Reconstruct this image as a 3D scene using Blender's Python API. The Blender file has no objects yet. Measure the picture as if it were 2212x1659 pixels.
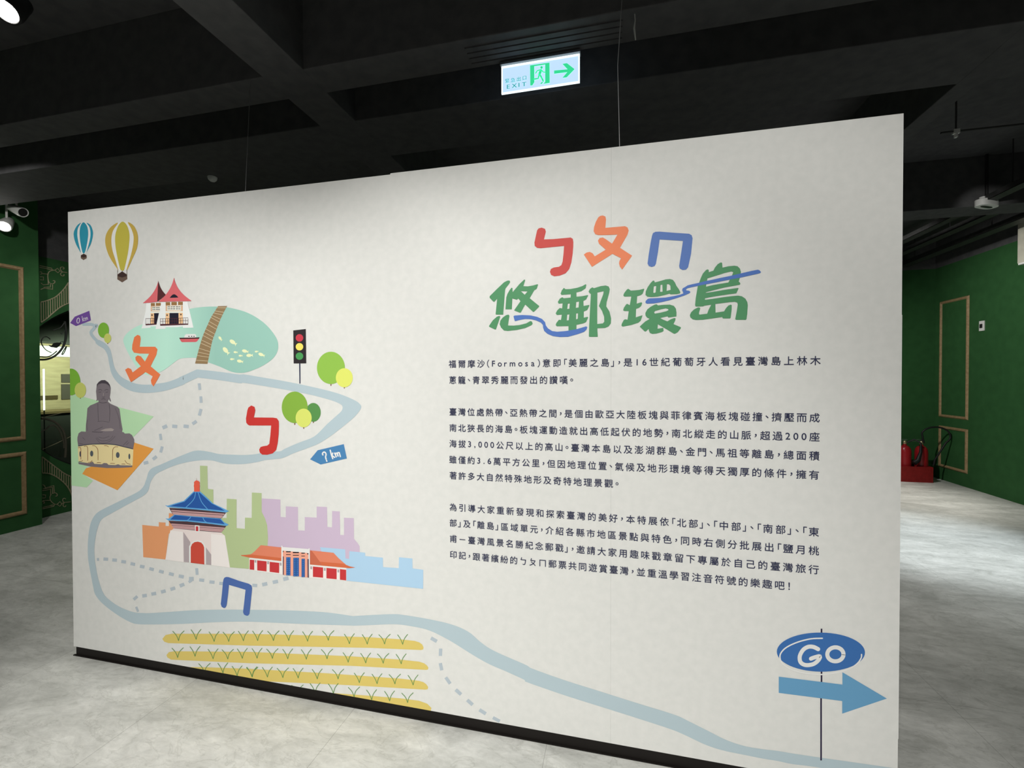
import bpy, bmesh, math, random
from mathutils import Vector, Matrix
from mathutils.geometry import tessellate_polygon
random.seed(7)
S = bpy.context.scene
COL = S.collection

# ------------------------------------------------------------------ camera, world, lights, exposure
FPX, YAW, PITCH, ROLL = 965.96, -0.2310129, -0.0122245, -0.0015821
CAM = Vector((2.929545, -1.838281, 1.529203))
IW, IH = 2212, 1659
_f = Vector((math.sin(YAW)*math.cos(PITCH), math.cos(YAW)*math.cos(PITCH), math.sin(PITCH)))
_r0 = Vector((math.cos(YAW), -math.sin(YAW), 0)); _u0 = _r0.cross(_f)
_r = _r0*math.cos(ROLL) + _u0*math.sin(ROLL); _u = -_r0*math.sin(ROLL) + _u0*math.cos(ROLL)
cd = bpy.data.cameras.new('camera'); co = bpy.data.objects.new('camera', cd); COL.objects.link(co)
cd.sensor_fit = 'HORIZONTAL'; cd.sensor_width = 36; cd.lens = FPX/IW*36; cd.clip_start = .02
co.matrix_world = Matrix(((_r.x, _u.x, -_f.x, CAM.x), (_r.y, _u.y, -_f.y, CAM.y), (_r.z, _u.z, -_f.z, CAM.z), (0, 0, 0, 1)))
S.camera = co
w = bpy.data.worlds.new('world'); S.world = w; w.use_nodes = True
w.node_tree.nodes['Background'].inputs[0].default_value = (.75, .85, 1, 1)
w.node_tree.nodes['Background'].inputs[1].default_value = .004
S.view_settings.view_transform = 'Standard'; S.view_settings.look = 'None'
S.view_settings.gamma = 1; S.view_settings.use_curve_mapping = False
S.view_settings.exposure = 0.0

def spot(name, loc, aim, power, angle, blend=.6, size=.05, color=(1, .96, .88), parent=None):
    l = bpy.data.lights.new(name, 'SPOT'); l.energy = power; l.spot_size = math.radians(angle); l.spot_blend = blend
    l.shadow_soft_size = size; l.color = color
    o = bpy.data.objects.new(name, l); COL.objects.link(o); o.location = loc
    d = Vector(aim) - Vector(loc); o.rotation_euler = d.to_track_quat('-Z', 'Y').to_euler()
    if parent: o.parent = parent; o.matrix_parent_inverse = parent.matrix_world.inverted()
    return o
# ceiling spots in front of the panel and behind the photographer
WARM = (1, .985, .935)
spot('spot_light', (1.75, -2.4, 3.05), (1.75, 0, .6), 64, 80, .7, .06, WARM)
spot('spot_light', (3.4, -2.6, 3.05), (3.3, 0, 1.0), 160, 80, .7, .06, WARM)
spot('spot_light', (.3, -2.4, 3.05), (.4, 0, .8), 166, 80, .7, .06, WARM)
spot('spot_light', (1.9, -1.0, 3.05), (1.9, 0, 1.3), 14, 70, .8, .06, WARM)
spot('spot_light', (2.9, -3.6, 3.05), (2.9, -3, 0), 287, 120, .8, .06, WARM)  # added wide fill for the ambient level of the room
spot('spot_light', (2.2, -3.2, 3.05), (2.0, 0, .4), 138, 70, .6, .06, WARM)
# far spots: floor right of the panel, far corner, right wall
spot('spot_light', (5.8, 3.1, 3.05), (5.8, 3.15, 0), 330, 48, .8, .05, (.90, .97, 1))
spot('spot_light', (6.3, 3.0, 3.05), (6.15, 2.4, 0), 70, 55, .9, .05, (.86, .95, 1))
spot('spot_light', (6.4, 4.6, 3.05), (6.3, 4.9, 0), 270, 58, 1, .05, (1, .96, .88))
spot('spot_light', (5.2, 1.6, 3.05), (5.2, 1.6, 0), 10, 100, .8, .05, WARM)
spot('spot_light', (4.95, 3.9, 3.05), (7.68, 4.8, 1.5), 190, 84, .8, .05, WARM)
spot('spot_light', (5.3, 1.75, 3.06), (6.27, 3.28, 3.13), 30, 14, .7, .03, WARM)  # added narrow spot, only brightens the white ceiling fixture
spot('spot_light', (-.9, -.2, 3.08), (-2.97, 1.0, 1.35), 88, 112, .9, .05, WARM)  # added spot, brightens the left wall and the white lamp head
spot('spot_light', (5.0, 2.55, 3.05), (5.05, 2.5, 0), 80, 66, .8, .05, WARM)
spot('spot_light', (.9, 2.6, 3.05), (.9, 2.6, 0), 60, 90, .8, .05, WARM)
spot('spot_light', (-1.9, 1.75, 3.1), (-3.24, 2.0, 1.3), 25, 90, .8, .05, WARM)

# ------------------------------------------------------------------ helpers
def ray(x, y): return _f*FPX + _r*(x - IW/2) - _u*(y - IH/2)
def at(x, y, axis, val):                       # photo point -> point on the plane axis = val
    d = ray(x, y); t = (val - CAM[axis])/d[axis]
    return CAM + d*t
def zoom(ox, oy, s):
    return lambda *a: [(ox + a[i]/s, oy + a[i+1]/s) for i in range(0, len(a), 2)]
def lin(c):
    c /= 255.0
    return c/12.92 if c <= .04045 else ((c+.055)/1.055)**2.4
WREF = lin(216)
def ink(r, g, b, ref=None, k=.8):              # printed colour relative to the white board
    f = k/(lin(ref) if ref else WREF)
    return tuple(min(.95, max(.003, lin(v)*f)) for v in (r, g, b))
MATS = {}
def mat(name, color, rough=.6, spec=.3, metal=0, emit=None, estr=0):
    if name in MATS: return MATS[name]
    m = bpy.data.materials.new(name); m.use_nodes = True; b = m.node_tree.nodes['Principled BSDF']
    b.inputs['Base Color'].default_value = (*color, 1); b.inputs['Roughness'].default_value = rough
    b.inputs['Specular IOR Level'].default_value = spec; b.inputs['Metallic'].default_value = metal
    if emit: b.inputs['Emission Color'].default_value = (*emit, 1); b.inputs['Emission Strength'].default_value = estr
    MATS[name] = m
    return m
def noisy(name, c1, c2, scale, rough=.7, spec=.25, bump=0, detail=6, stretch=(1, 1, 1), lo=.35, hi=.65):
    m = mat(name, c1, rough, spec); nt = m.node_tree; b = nt.nodes['Principled BSDF']
    tc = nt.nodes.new('ShaderNodeTexCoord'); mp = nt.nodes.new('ShaderNodeMapping'); mp.inputs['Scale'].default_value = stretch
    n = nt.nodes.new('ShaderNodeTexNoise'); n.inputs['Scale'].default_value = scale; n.inputs['Detail'].default_value = detail
    r = nt.nodes.new('ShaderNodeValToRGB'); r.color_ramp.elements[0].position = lo; r.color_ramp.elements[1].position = hi
    r.color_ramp.elements[0].color = (*c1, 1); r.color_ramp.elements[1].color = (*c2, 1)
    nt.links.new(tc.outputs['Object'], mp.inputs[0]); nt.links.new(mp.outputs[0], n.inputs['Vector'])
    nt.links.new(n.outputs['Fac'], r.inputs[0]); nt.links.new(r.outputs[0], b.inputs['Base Color'])
    if bump:
        bp = nt.nodes.new('ShaderNodeBump'); bp.inputs['Strength'].default_value = bump; bp.inputs['Distance'].default_value = .004
        nt.links.new(n.outputs['Fac'], bp.inputs['Height']); nt.links.new(bp.outputs[0], b.inputs['Normal'])
    return m

def link(name, me, parent=None, **props):
    o = bpy.data.objects.new(name, me); COL.objects.link(o)
    if parent: o.parent = parent
    for k, v in props.items(): o[k] = v
    return o
def thing(name, label, category, loc=(0, 0, 0), group=None):
    o = bpy.data.objects.new(name, None); COL.objects.link(o); o.location = loc; o.empty_display_size = .05
    o['label'] = label; o['category'] = category
    if group: o['group'] = group
    bpy.context.view_layer.update()
    return o
class MB:                                      # one mesh, many shapes
    def __init__(s): s.v = []; s.f = []; s.m = []; s.mats = []; s.smooth = False
    def mi(s, m):
        if m not in s.mats: s.mats.append(m)
        return s.mats.index(m)
    def add(s, vs, fs, m):
        k = len(s.v); s.v += [tuple(v) for v in vs]; i = s.mi(m)
        for f in fs: s.f.append(tuple(k + a for a in f)); s.m.append(i)
    def box(s, a, b, m):
        x0, x1 = sorted((a[0], b[0])); y0, y1 = sorted((a[1], b[1])); z0, z1 = sorted((a[2], b[2]))
        s.add([(x0, y0, z0), (x1, y0, z0), (x1, y1, z0), (x0, y1, z0), (x0, y0, z1), (x1, y0, z1), (x1, y1, z1), (x0, y1, z1)],
              [(0, 3, 2, 1), (4, 5, 6, 7), (0, 1, 5, 4), (1, 2, 6, 5), (2, 3, 7, 6), (3, 0, 4, 7)], m)
    def tube(s, pts, r, m, n=8, cap=True):
        pts = [Vector(p) for p in pts]; rs = r if isinstance(r, (list, tuple)) else [r]*len(pts)
        vs = []; up = None
        for i, p in enumerate(pts):
            d = (pts[min(i+1, len(pts)-1)] - pts[max(i-1, 0)])
            d = d.normalized() if d.length > 1e-9 else Vector((0, 0, 1))
            if up is None: up = Vector((1, 0, 0)) if abs(d.x) < .8 else Vector((0, 1, 0))
            up = (up - d*up.dot(d)).normalized(); sd = d.cross(up)
            for k in range(n):
                a = 2*math.pi*k/n; vs.append(p + up*math.cos(a)*rs[i] + sd*math.sin(a)*rs[i])
        fs = [(i*n+k, i*n+(k+1) % n, (i+1)*n+(k+1) % n, (i+1)*n+k) for i in range(len(pts)-1) for k in range(n)]
        if cap: fs += [tuple(range(n-1, -1, -1)), tuple(range((len(pts)-1)*n, len(pts)*n))]
        s.add(vs, fs, m)
    def lathe(s, prof, c, axis, m, n=24):      # prof: (radius, distance along axis)
        ax = Vector(axis).normalized(); q = ax.to_track_quat('Z', 'Y'); c = Vector(c); vs = []
        for r, h in prof:
            for k in range(n):
                a = 2*math.pi*k/n; vs.append(c + q @ Vector((r*math.cos(a), r*math.sin(a), h)))
        fs = [(i*n+k, i*n+(k+1) % n, (i+1)*n+(k+1) % n, (i+1)*n+k) for i in range(len(prof)-1) for k in range(n)]
        fs += [tuple(range(n-1, -1, -1)), tuple(range((len(prof)-1)*n, len(prof)*n))]
        s.add(vs, fs, m)
    def build(s, name, parent=None, smooth=False, bevel=0, **props):
        me = bpy.data.meshes.new(name)
        off = Vector(); q = parent
        while q: off = off + Vector(q.location); q = q.parent
        inv = Matrix.Translation(-off)
        me.from_pydata([inv @ Vector(v) for v in s.v], [], s.f)
        for m in s.mats: me.materials.append(m)
        me.polygons.foreach_set('material_index', s.m)
        if smooth: me.polygons.foreach_set('use_smooth', [True]*len(me.polygons))
        bm = bmesh.new(); bm.from_mesh(me); bmesh.ops.recalc_face_normals(bm, faces=bm.faces); bm.to_mesh(me); bm.free()
        me.update()
        o = link(name, me, parent, **props)
        if bevel:
            b = o.modifiers.new('bevel', 'BEVEL'); b.width = bevel; b.segments = 2; b.limit_method = 'ANGLE'
        if smooth:
            e = o.modifiers.new('split', 'EDGE_SPLIT'); e.split_angle = math.radians(45)
        return o
def spline(p, n=6, closed=True):
    out = []; N = len(p)
    for i in range(N if closed else N-1):
        g = (lambda k: p[k % N]) if closed else (lambda k: p[min(max(k, 0), N-1)])
        a, b, c, d = g(i-1), g(i), g(i+1), g(i+2)
        for k in range(n):
            t = k/n; t2 = t*t; t3 = t2*t
            out.append(tuple(.5*(2*b[j] + (c[j]-a[j])*t + (2*a[j]-5*b[j]+4*c[j]-d[j])*t2 + (3*b[j]-a[j]-3*c[j]+d[j])*t3) for j in (0, 1)))
    if not closed: out.append(p[-1])
    return out
def ellipse(cx, cy, rx, ry, n=40, rot=0):
    c, s_ = math.cos(rot), math.sin(rot)
    return [(cx + rx*math.cos(a)*c - ry*math.sin(a)*s_, cy + rx*math.cos(a)*s_ + ry*math.sin(a)*c) for a in (2*math.pi*k/n for k in range(n))]
def strokepoly(pts, w, n=4, smooth=True):      # rounded stroke in photo pixels
    p = spline(pts, n, False) if smooth and len(pts) > 2 else list(pts)
    W = w if isinstance(w, (list, tuple)) else [w]*len(p)
    if len(W) != len(p): W = [W[min(len(W)-1, int(i*len(W)/len(p)))] for i in range(len(p))]
    L = []; R = []
    for i in range(len(p)):
        a = p[max(i-1, 0)]; b = p[min(i+1, len(p)-1)]
        dx, dy = b[0]-a[0], b[1]-a[1]; l = math.hypot(dx, dy) or 1
        nx, ny = -dy/l*W[i]/2, dx/l*W[i]/2
        L.append((p[i][0]+nx, p[i][1]+ny)); R.append((p[i][0]-nx, p[i][1]-ny))
    return L, R
# ------------------------------------------------------------------ flat printing on the panel (plane y = 0, front towards -y)
ZB, PH, PWD = .05, 2.4, 3.8988
def clip(poly):
    for ax, lim, sg in ((0, .0005, 1), (0, PWD-.0005, -1), (1, ZB+.0005, 1), (1, ZB+PH-.0005, -1)):
        out = []
        for i in range(len(poly)):
            a, b = poly[i-1], poly[i]; da, db = (a[ax]-lim)*sg, (b[ax]-lim)*sg
            if (da >= 0) != (db >= 0):
                t = da/(da-db); out.append((a[0]+(b[0]-a[0])*t, a[1]+(b[1]-a[1])*t))
            if db >= 0: out.append(b)
        poly = out
        if not poly: break
    return poly
class Print(MB):
    k = 0
    def poly(s, px, m, layer=1, holes=(), plane=None, smooth=0):
        if smooth: px = spline(px, smooth)
        def cv(l): return [((q.x, q.z)) for q in (at(x, y, 1, 0) for x, y in l)]
        loops = [cv(px)] + [cv(h) for h in holes]
        if not holes: loops = [clip(loops[0])]
        if len(loops[0]) < 3: return
        Print.k += 1
        y = -.0004 - .00022*layer - 1e-5*((Print.k*7) % 13)
        tri = tessellate_polygon([[Vector((a, b, 0)) for a, b in l] for l in loops])
        vs = [(a, y, b) for l in loops for a, b in l]
        s.add(vs, [t for t in tri], m)
    def stroke(s, pts, w, m, layer=1, smooth=True, caps=True):
        L, R = strokepoly(pts, w, smooth=smooth)
        for i in range(len(L)-1): s.poly([L[i], L[i+1], R[i+1], R[i]], m, layer)
        if caps:
            ww = w if not isinstance(w, (list, tuple)) else w[0]
            for q in (pts[0], pts[-1]): s.poly(ellipse(q[0], q[1], ww/2, ww/2, 12), m, layer)
    def rect(s, z, x0, y0, x1, y1, m, layer): s.poly(z(x0, y0, x1, y0, x1, y1, x0, y1), m, layer)

# ------------------------------------------------------------------ materials of the setting
black_paint = noisy('black_paint', (.085, .085, .088), (.105, .105, .108), 14, .75, .2, .1)
green_paint = noisy('green_paint', (.030, .105, .034), (.036, .122, .040), 9, .8, .15, .08)
tan_trim = noisy('tan_trim', (.30, .20, .10), (.40, .28, .15), 40, .6, .3, .1)
white_board = noisy('white_board', (.76, .765, .745), (.80, .80, .78), 30, .55, .25, 0)

def floor_mat():
    m = mat('stone_floor', (.4, .4, .38), .42, .35); nt = m.node_tree; b = nt.nodes['Principled BSDF']; N = nt.nodes.new; L = nt.links.new
    tc = N('ShaderNodeTexCoord')
    def noise(scale, detail, dist=0, st=(1, 1, 1), rough=.6):
        mp = N('ShaderNodeMapping'); mp.inputs['Scale'].default_value = st; mp.inputs['Rotation'].default_value = (0, 0, .5); L(tc.outputs['Object'], mp.inputs[0])
        n = N('ShaderNodeTexNoise'); n.inputs['Scale'].default_value = scale; n.inputs['Detail'].default_value = detail
        n.inputs['Distortion'].default_value = dist; n.inputs['Roughness'].default_value = rough; L(mp.outputs[0], n.inputs['Vector']); return n
    def ramp(src, p0, c0, p1, c1):
        r = N('ShaderNodeValToRGB'); e = r.color_ramp.elements; e[0].position = p0; e[1].position = p1
        e[0].color = (*c0, 1); e[1].color = (*c1, 1); L(src, r.inputs[0]); return r
    big = noise(2.2, 9, .6, (1, 2.2, 1), .66); c = ramp(big.outputs['Fac'], .30, (.47, .475, .45), .68, (.80, .80, .77))
    fine = noise(13, 10, .5, (1, 2.2, 1), .75); fr = ramp(fine.outputs['Fac'], .30, (.82, .82, .815), .68, (1.10, 1.10, 1.10))
    vein = noise(3.1, 8, 1.6, (1, 1.8, 1), .6)
    ma = N('ShaderNodeMath'); ma.operation = 'SUBTRACT'; L(vein.outputs['Fac'], ma.inputs[0]); ma.inputs[1].default_value = .5
    ab = N('ShaderNodeMath'); ab.operation = 'ABSOLUTE'; L(ma.outputs[0], ab.inputs[0])
    vr = ramp(ab.outputs[0], .0, (.86, .86, .85), .02, (1, 1, 1))
    def mul(a, bb):
        x = N('ShaderNodeMix'); x.data_type = 'RGBA'; x.blend_type = 'MULTIPLY'; x.inputs[0].default_value = 1; L(a, x.inputs[6]); L(bb, x.inputs[7]); return x.outputs[2]
    br = N('ShaderNodeTexBrick'); mp = N('ShaderNodeMapping'); mp.inputs['Location'].default_value = (-1.745, 1.15, 0); L(tc.outputs['Object'], mp.inputs[0]); L(mp.outputs[0], br.inputs['Vector'])
    br.offset = 0; br.inputs['Scale'].default_value = 1; br.inputs['Brick Width'].default_value = .9; br.inputs['Row Height'].default_value = 1.8
    br.inputs['Mortar Size'].default_value = .0012; br.inputs['Mortar Smooth'].default_value = .2
    br.inputs['Color1'].default_value = (1, 1, 1, 1); br.inputs['Color2'].default_value = (.93, .93, .93, 1); br.inputs['Mortar'].default_value = (.6, .6, .6, 1)
    o = mul(mul(mul(c.outputs[0], fr.outputs[0]), vr.outputs[0]), br.outputs['Color']); L(o, b.inputs['Base Color'])
    bp = N('ShaderNodeBump'); bp.inputs['Strength'].default_value = .15; bp.inputs['Distance'].default_value = .002; L(fine.outputs['Fac'], bp.inputs['Height']); L(bp.outputs[0], b.inputs['Normal'])
    return m
stone = floor_mat()

# ------------------------------------------------------------------ room shell
XL, XK, XR, YB, YF, ZC, ZBM = -2.971, -3.238, 7.679, 6.34, -4.6, 3.62, 3.15
def struct(name, boxes, m, bevel=0, **p):
    b = MB()
    for a, c in boxes: b.box(a, c, m)
    return b.build(name, None, bevel=bevel, kind='structure', **p)
struct('floor', [((-6.6, YF-.1, -.12), (XR+.12, YB+.12, 0))], stone)
struct('ceiling', [((-6.6, YF-.1, ZC), (XR+.12, YB+.12, ZC+.15))], black_paint)
wb = MB(); wb.box((-6.6, YB, 0), (XR+.12, YB+.12, 3.2), green_paint); wb.box((-6.6, YB, 3.2), (XR+.12, YB+.12, ZC), black_paint); wb.build('wall_back', kind='structure')
wb = MB(); wb.box((XR, YF, 0), (XR+.12, YB, 3.2), green_paint); wb.box((XR, YF, 3.2), (XR+.12, YB, ZC), black_paint); wb.build('wall_right', kind='structure')
struct('wall_front', [((-6.6, YF-.12, 0), (XR+.12, YF, ZC))], black_paint)
struct('wall_left', [((XL-.267, YF, 0), (XL, 1.6, ZC))], green_paint)
# recessed wall with the round opening: centre (y, z), radius
WC, WR = (2.52, 1.43), 1.02
def recess_wall():
    b = MB(); y0, y1, z0, z1 = 1.6, YB, 0.0, 2.878
    n = 72; ring = [(WC[0]+WR*math.cos(2*math.pi*k/n), WC[1]+WR*math.sin(2*math.pi*k/n)) for k in range(n)]
    outer = [(y0, z0), (y1, z0), (y1, z1), (y0, z1)]
    tri = tessellate_polygon([[Vector((a, c, 0)) for a, c in outer], [Vector((a, c, 0)) for a, c in ring]])
    allp = outer + ring
    for x in (XK, XK-.12): b.add([(x, a, c) for a, c in allp], [t for t in tri], green_paint)
    vs = [(x, a, c) for x in (XK, XK-.12) for a, c in ring]
    b.add(vs, [(k, (k+1) % n, n+(k+1) % n, n+k) for k in range(n)], green_paint)
    b.box((XK-.12, y0, z1), (XK-.001, y1, ZC), black_paint)
    return b.build('wall_recess', kind='structure')
recess_wall()
# beams of the black ceiling grid
def beam(name, a, b): struct(name, [(a, b)], black_paint, .004)
beam('ceiling_beam', (-6.6, .212, ZBM), (XR, .41, ZC))
beam('ceiling_beam', (-6.6, .693, ZBM), (XR, 1.148, ZC))
beam('ceiling_beam', (-6.6, 3.3, ZBM), (XR, 3.6, ZC))
beam('ceiling_beam', (1.075, YF, ZBM-.002), (1.325, YB, ZC))
beam('ceiling_beam', (4.75, YF, ZBM-.002), (4.862, YB, ZC))
# grooved batten strip on the underside of the first beam
gb = MB()
for k in range(4): gb.box((2.2, .262+k*.036, ZBM-.006), (2.95, .262+k*.036+.027, ZBM-.0005), black_paint)
gb.build('ceiling_batten', kind='structure')

# gold moulding frames on the green walls
def wall_frame(name, x, y0, y1, z0, z1, wd, th, sgn):
    b = MB()
    ys, zs = sorted((y0, y1)), sorted((z0, z1))
    xa, xb = x, x + th*sgn
    o = [(ys[0], zs[0]), (ys[1], zs[0]), (ys[1], zs[1]), (ys[0], zs[1])]
    i = [(ys[0]+wd, zs[0]+wd), (ys[1]-wd, zs[0]+wd), (ys[1]-wd, zs[1]-wd), (ys[0]+wd, zs[1]-wd)]
    for k in range(4):
        l = (k+1) % 4
        base = [o[k], o[l], i[l], i[k]]
        cx = [((o[k][0]*.65+i[k][0]*.35), (o[k][1]*.65+i[k][1]*.35)), ((o[l][0]*.65+i[l][0]*.35), (o[l][1]*.65+i[l][1]*.35)),
              ((o[l][0]*.3+i[l][0]*.7), (o[l][1]*.3+i[l][1]*.7)), ((o[k][0]*.3+i[k][0]*.7), (o[k][1]*.3+i[k][1]*.7))]
        b.add([(xa, a, c) for a, c in base] + [(xb, a, c) for a, c in cx], [(0, 3, 2, 1), (4, 5, 6, 7), (0, 1, 5, 4), (1, 2, 6, 5), (2, 3, 7, 6), (3, 0, 4, 7)], tan_trim)
    b.build(name, kind='structure')
wall_frame('trim_1', XL+.0005, .35, 1.478, .908, 2.672, .042, .018, 1)
wall_frame('trim_2', XL+.0005, .35, 1.478, .15, .79, .042, .018, 1)
wall_frame('trim_3', XR-.0005, 5.655, 6.228, .94, 2.675, .042, .018, -1)
wall_frame('trim_4', XR-.0005, 5.655, 6.228, .19, .81, .042, .018, -1)

# fretwork and railing ornament on the recessed wall
gold_line_and_glint = mat('gold_line_and_glint', (.36, .32, .20), .5, .3)
def orn(name, ox, oy, s, lines, r=.0042):
    b = MB()
    for l in lines:
        p = [(ox+l[i]/s, oy+l[i+1]/s) for i in range(0, len(l), 2)]
        if len(p) > 3: p = spline(p, 3, False) if l[:2] != l[-2:] and len(p) > 4 else p
        q = [at(x, y, 0, XK) for x, y in p]
        b.tube([(XK+.003, v.y, v.z) for v in q], r, gold_line_and_glint, 6)
    return b
o1 = orn('x', 0, 420, 9.217, [(780, 1415, 1025, 1470, 1035, 1500), (780, 1450, 1020, 1500, 1090, 1510), (1090, 1510, 1140, 1470, 1190, 1525, 1150, 1560, 1090, 1510),
    (1190, 1525, 1250, 1545, 1330, 1555), (1250, 1543, 1212, 1515, 1200, 1460, 1240, 1445, 1270, 1460, 1265, 1485, 1243, 1482), (1245, 1545, 1205, 1570, 1203, 1600, 1240, 1625, 1270, 1615, 1268, 1590),
    (1075, 1510, 1020, 1518, 985, 1532, 960, 1562, 947, 1610, 948, 1660, 962, 1730, 1000, 1775, 1052, 1778, 1088, 1750, 1080, 1715, 1050, 1722),
    (785, 1540, 820, 1545, 830, 1575, 800, 1595), (830, 1575, 950, 1588), (790, 1640, 858, 1640, 858, 1705, 790, 1700),
    (950, 1680, 958, 1790, 850, 1800, 805, 1760), (1000, 1790, 1000, 1845, 858, 1850), (1042, 1795, 1042, 1890, 870, 1865, 800, 1895)])
o1.build('trim_5', kind='structure')
o2 = orn('x', 80, 860, 5.925, [(70, 1108, 92, 1118, 103, 1150), (103, 1148, 212, 1120, 218, 1205), (75, 1160, 100, 1158, 196, 1142, 197, 1218), (65, 1185, 170, 1168, 170, 1235),
    (178, 1230, 162, 1265, 165, 1300, 190, 1335, 225, 1358, 255, 1360), (190, 1222, 228, 1213, 254, 1228, 252, 1252, 232, 1255), (255, 1360, 290, 1325, 315, 1355, 290, 1385, 255, 1360),
    (315, 1348, 350, 1335, 428, 1328), (350, 1338, 328, 1318, 330, 1290, 350, 1282, 364, 1292), (345, 1340, 330, 1365, 340, 1388, 360, 1388, 366, 1372),
    (70, 1312, 162, 1308), (65, 1236, 105, 1240, 105, 1275, 65, 1280), (66, 1322, 92, 1328, 90, 1345, 75, 1345), (65, 1400, 205, 1368), (65, 1418, 212, 1385, 222, 1362)])
o2.build('trim_6', kind='structure')
def railing(name, up, lo, n):
    U = [at(x, y, 0, XK) for x, y in spline(up, 6, False)]; Lo = [at(x, y, 0, XK) for x, y in spline(lo, 6, False)]
    b = MB()
    for P in (U, Lo): b.tube([(XK+.004, p.y, p.z) for p in P], .006, gold_line_and_glint, 6)
    def zat(P, y):
        for a, c in zip(P, P[1:]):
            if a.y <= y <= c.y: return a.z + (c.z-a.z)*(y-a.y)/max(1e-6, c.y-a.y)
        return (P[0] if y < P[0].y else P[-1]).z
    y0, y1 = max(U[0].y, Lo[0].y), min(U[-1].y, Lo[-1].y)
    for k in range(n):
        y = y0 + (y1-y0)*k/(n-1); b.tube([(XK+.003, y, zat(U, y)), (XK+.003, y, zat(Lo, y))], .0045, gold_line_and_glint, 6)
    b.build(name, kind='structure')
zb1, zb2 = zoom(80, 860, 5.925), zoom(80, 640, 5.925)
railing('trim_7', zb1(62, 752, 150, 820, 250, 895, 340, 960, 440, 1010, 600, 1090), zb1(65, 958, 150, 966, 230, 1000, 310, 1055, 380, 1125, 425, 1200, 460, 1290), 14)
railing('trim_8', zb2(45, 75, 110, 60, 180, 35, 245, 0, 330, -80, 399, -175), zb2(50, 335, 120, 285, 200, 215, 280, 150, 350, 110, 400, 90), 13)

# round window: ring frame, pane, iron scrollwork, and the lit room behind it
glass = bpy.data.materials.new('window_glass'); glass.use_nodes = True
nt = glass.node_tree; nt.nodes.remove(nt.nodes['Principled BSDF']); N = nt.nodes.new
tr = N('ShaderNodeBsdfTransparent'); tr.inputs[0].default_value = (.82, .9, .86, 1); gl = N('ShaderNodeBsdfGlossy'); gl.inputs['Roughness'].default_value = .03
fr = N('ShaderNodeFresnel'); fr.inputs[0].default_value = 1.5; mx = N('ShaderNodeMixShader')
nt.links.new(fr.outputs[0], mx.inputs[0]); nt.links.new(tr.outputs[0], mx.inputs[1]); nt.links.new(gl.outputs[0], mx.inputs[2]); nt.links.new(mx.outputs[0], nt.nodes['Material Output'].inputs[0])
iron = mat('dark_iron', (.02, .024, .02), .5, .4)
win = MB(); n = 64
def circ(x, r): return [(x, WC[0]+r*math.cos(2*math.pi*k/n), WC[1]+r*math.sin(2*math.pi*k/n)) for k in range(n)]
win.tube(circ(XK-.05, WR-.012) + circ(XK-.05, WR-.012)[:1], .014, iron, 8, False)
wo = win.build('window_1', kind='structure')
gp = MB(); gp.lathe([(WR-.005, 0), (WR-.005, .006)], (XK-.075, WC[0], WC[1]), (1, 0, 0), glass, 64); gp.build('pane', wo)
zz = zoom(80, 640, 5.925)
sc = MB()
for l, r in [((30, 810, 110, 808, 190, 785, 260, 738, 320, 668, 355, 590, 370, 500, 368, 400, 355, 320), .011), ((30, 775, 120, 778, 190, 752, 255, 700), .006),
             ((170, 555, 140, 525, 100, 520, 65, 545, 55, 590, 75, 640, 120, 690, 185, 722), .005), ((380, 640, 362, 690, 335, 740, 318, 742, 340, 695, 375, 640), .005),
             ((350, 340, 300, 400, 230, 430, 205, 440), .006), ((365, 430, 320, 480, 300, 470), .004), ((360, 590, 310, 580, 290, 610), .004)]:
    sc.tube([(XK-.03, v.y, v.z) for v in (at(x, y, 0, XK-.03) for x, y in spline(zz(*l), 5, False))], r, iron, 8)
leaf = zz(148, 620, 185, 632, 215, 598, 250, 592, 312, 595, 285, 635, 250, 662, 215, 655, 175, 650)
q = [at(x, y, 0, XK-.03) for x, y in leaf]
for dx in (-.004, .004): sc.add([(XK-.03+dx, v.y, v.z) for v in q], [t for t in tessellate_polygon([[Vector((v.y, v.z, 0)) for v in q]])], iron)
sc.build('scrollwork', wo)
# room behind the round window
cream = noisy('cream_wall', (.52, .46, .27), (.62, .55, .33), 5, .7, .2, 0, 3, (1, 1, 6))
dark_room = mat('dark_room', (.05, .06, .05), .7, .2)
XBK = XK-1.35
bk = MB(); bk.box((XBK-.1, 1.5, 0), (XBK, YB, 2.9), cream); bk.build('wall_behind_window', kind='structure')
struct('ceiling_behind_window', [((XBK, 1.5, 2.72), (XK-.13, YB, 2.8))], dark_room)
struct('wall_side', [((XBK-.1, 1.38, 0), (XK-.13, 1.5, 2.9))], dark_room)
sc = MB(); zz = zb1
sc.tube([(XK-.03, v.y, v.z) for v in (at(x, y, 0, XK-.03) for x, y in spline(zz(50, 262, 150, 275, 240, 315, 310, 385, 350, 460, 365, 550, 368, 660, 360, 760), 5, False))], .012, mat('bronze_iron', (.09, .085, .06), .5, .4), 8)
sc.tube([(XK-.03, v.y, v.z) for v in (at(x, y, 0, XK-.03) for x, y in spline(zz(50, 440, 110, 400, 180, 350, 240, 360, 300, 440, 340, 560, 345, 640), 5, False))], .007, mat('bronze_iron', (0, 0, 0)), 8)
for l in ((60, 252, 250, 205, 440, 160), (60, 662, 250, 578, 440, 486)):  # thin glints in the glass, modelled as pale tubes
    sc.tube([(XK-.045, v.y, v.z) for v in (at(x, y, 0, XK-.045) for x, y in zz(*l))], .0028, gold_line_and_glint, 6)
sc.build('scrollwork', wo)
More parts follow.
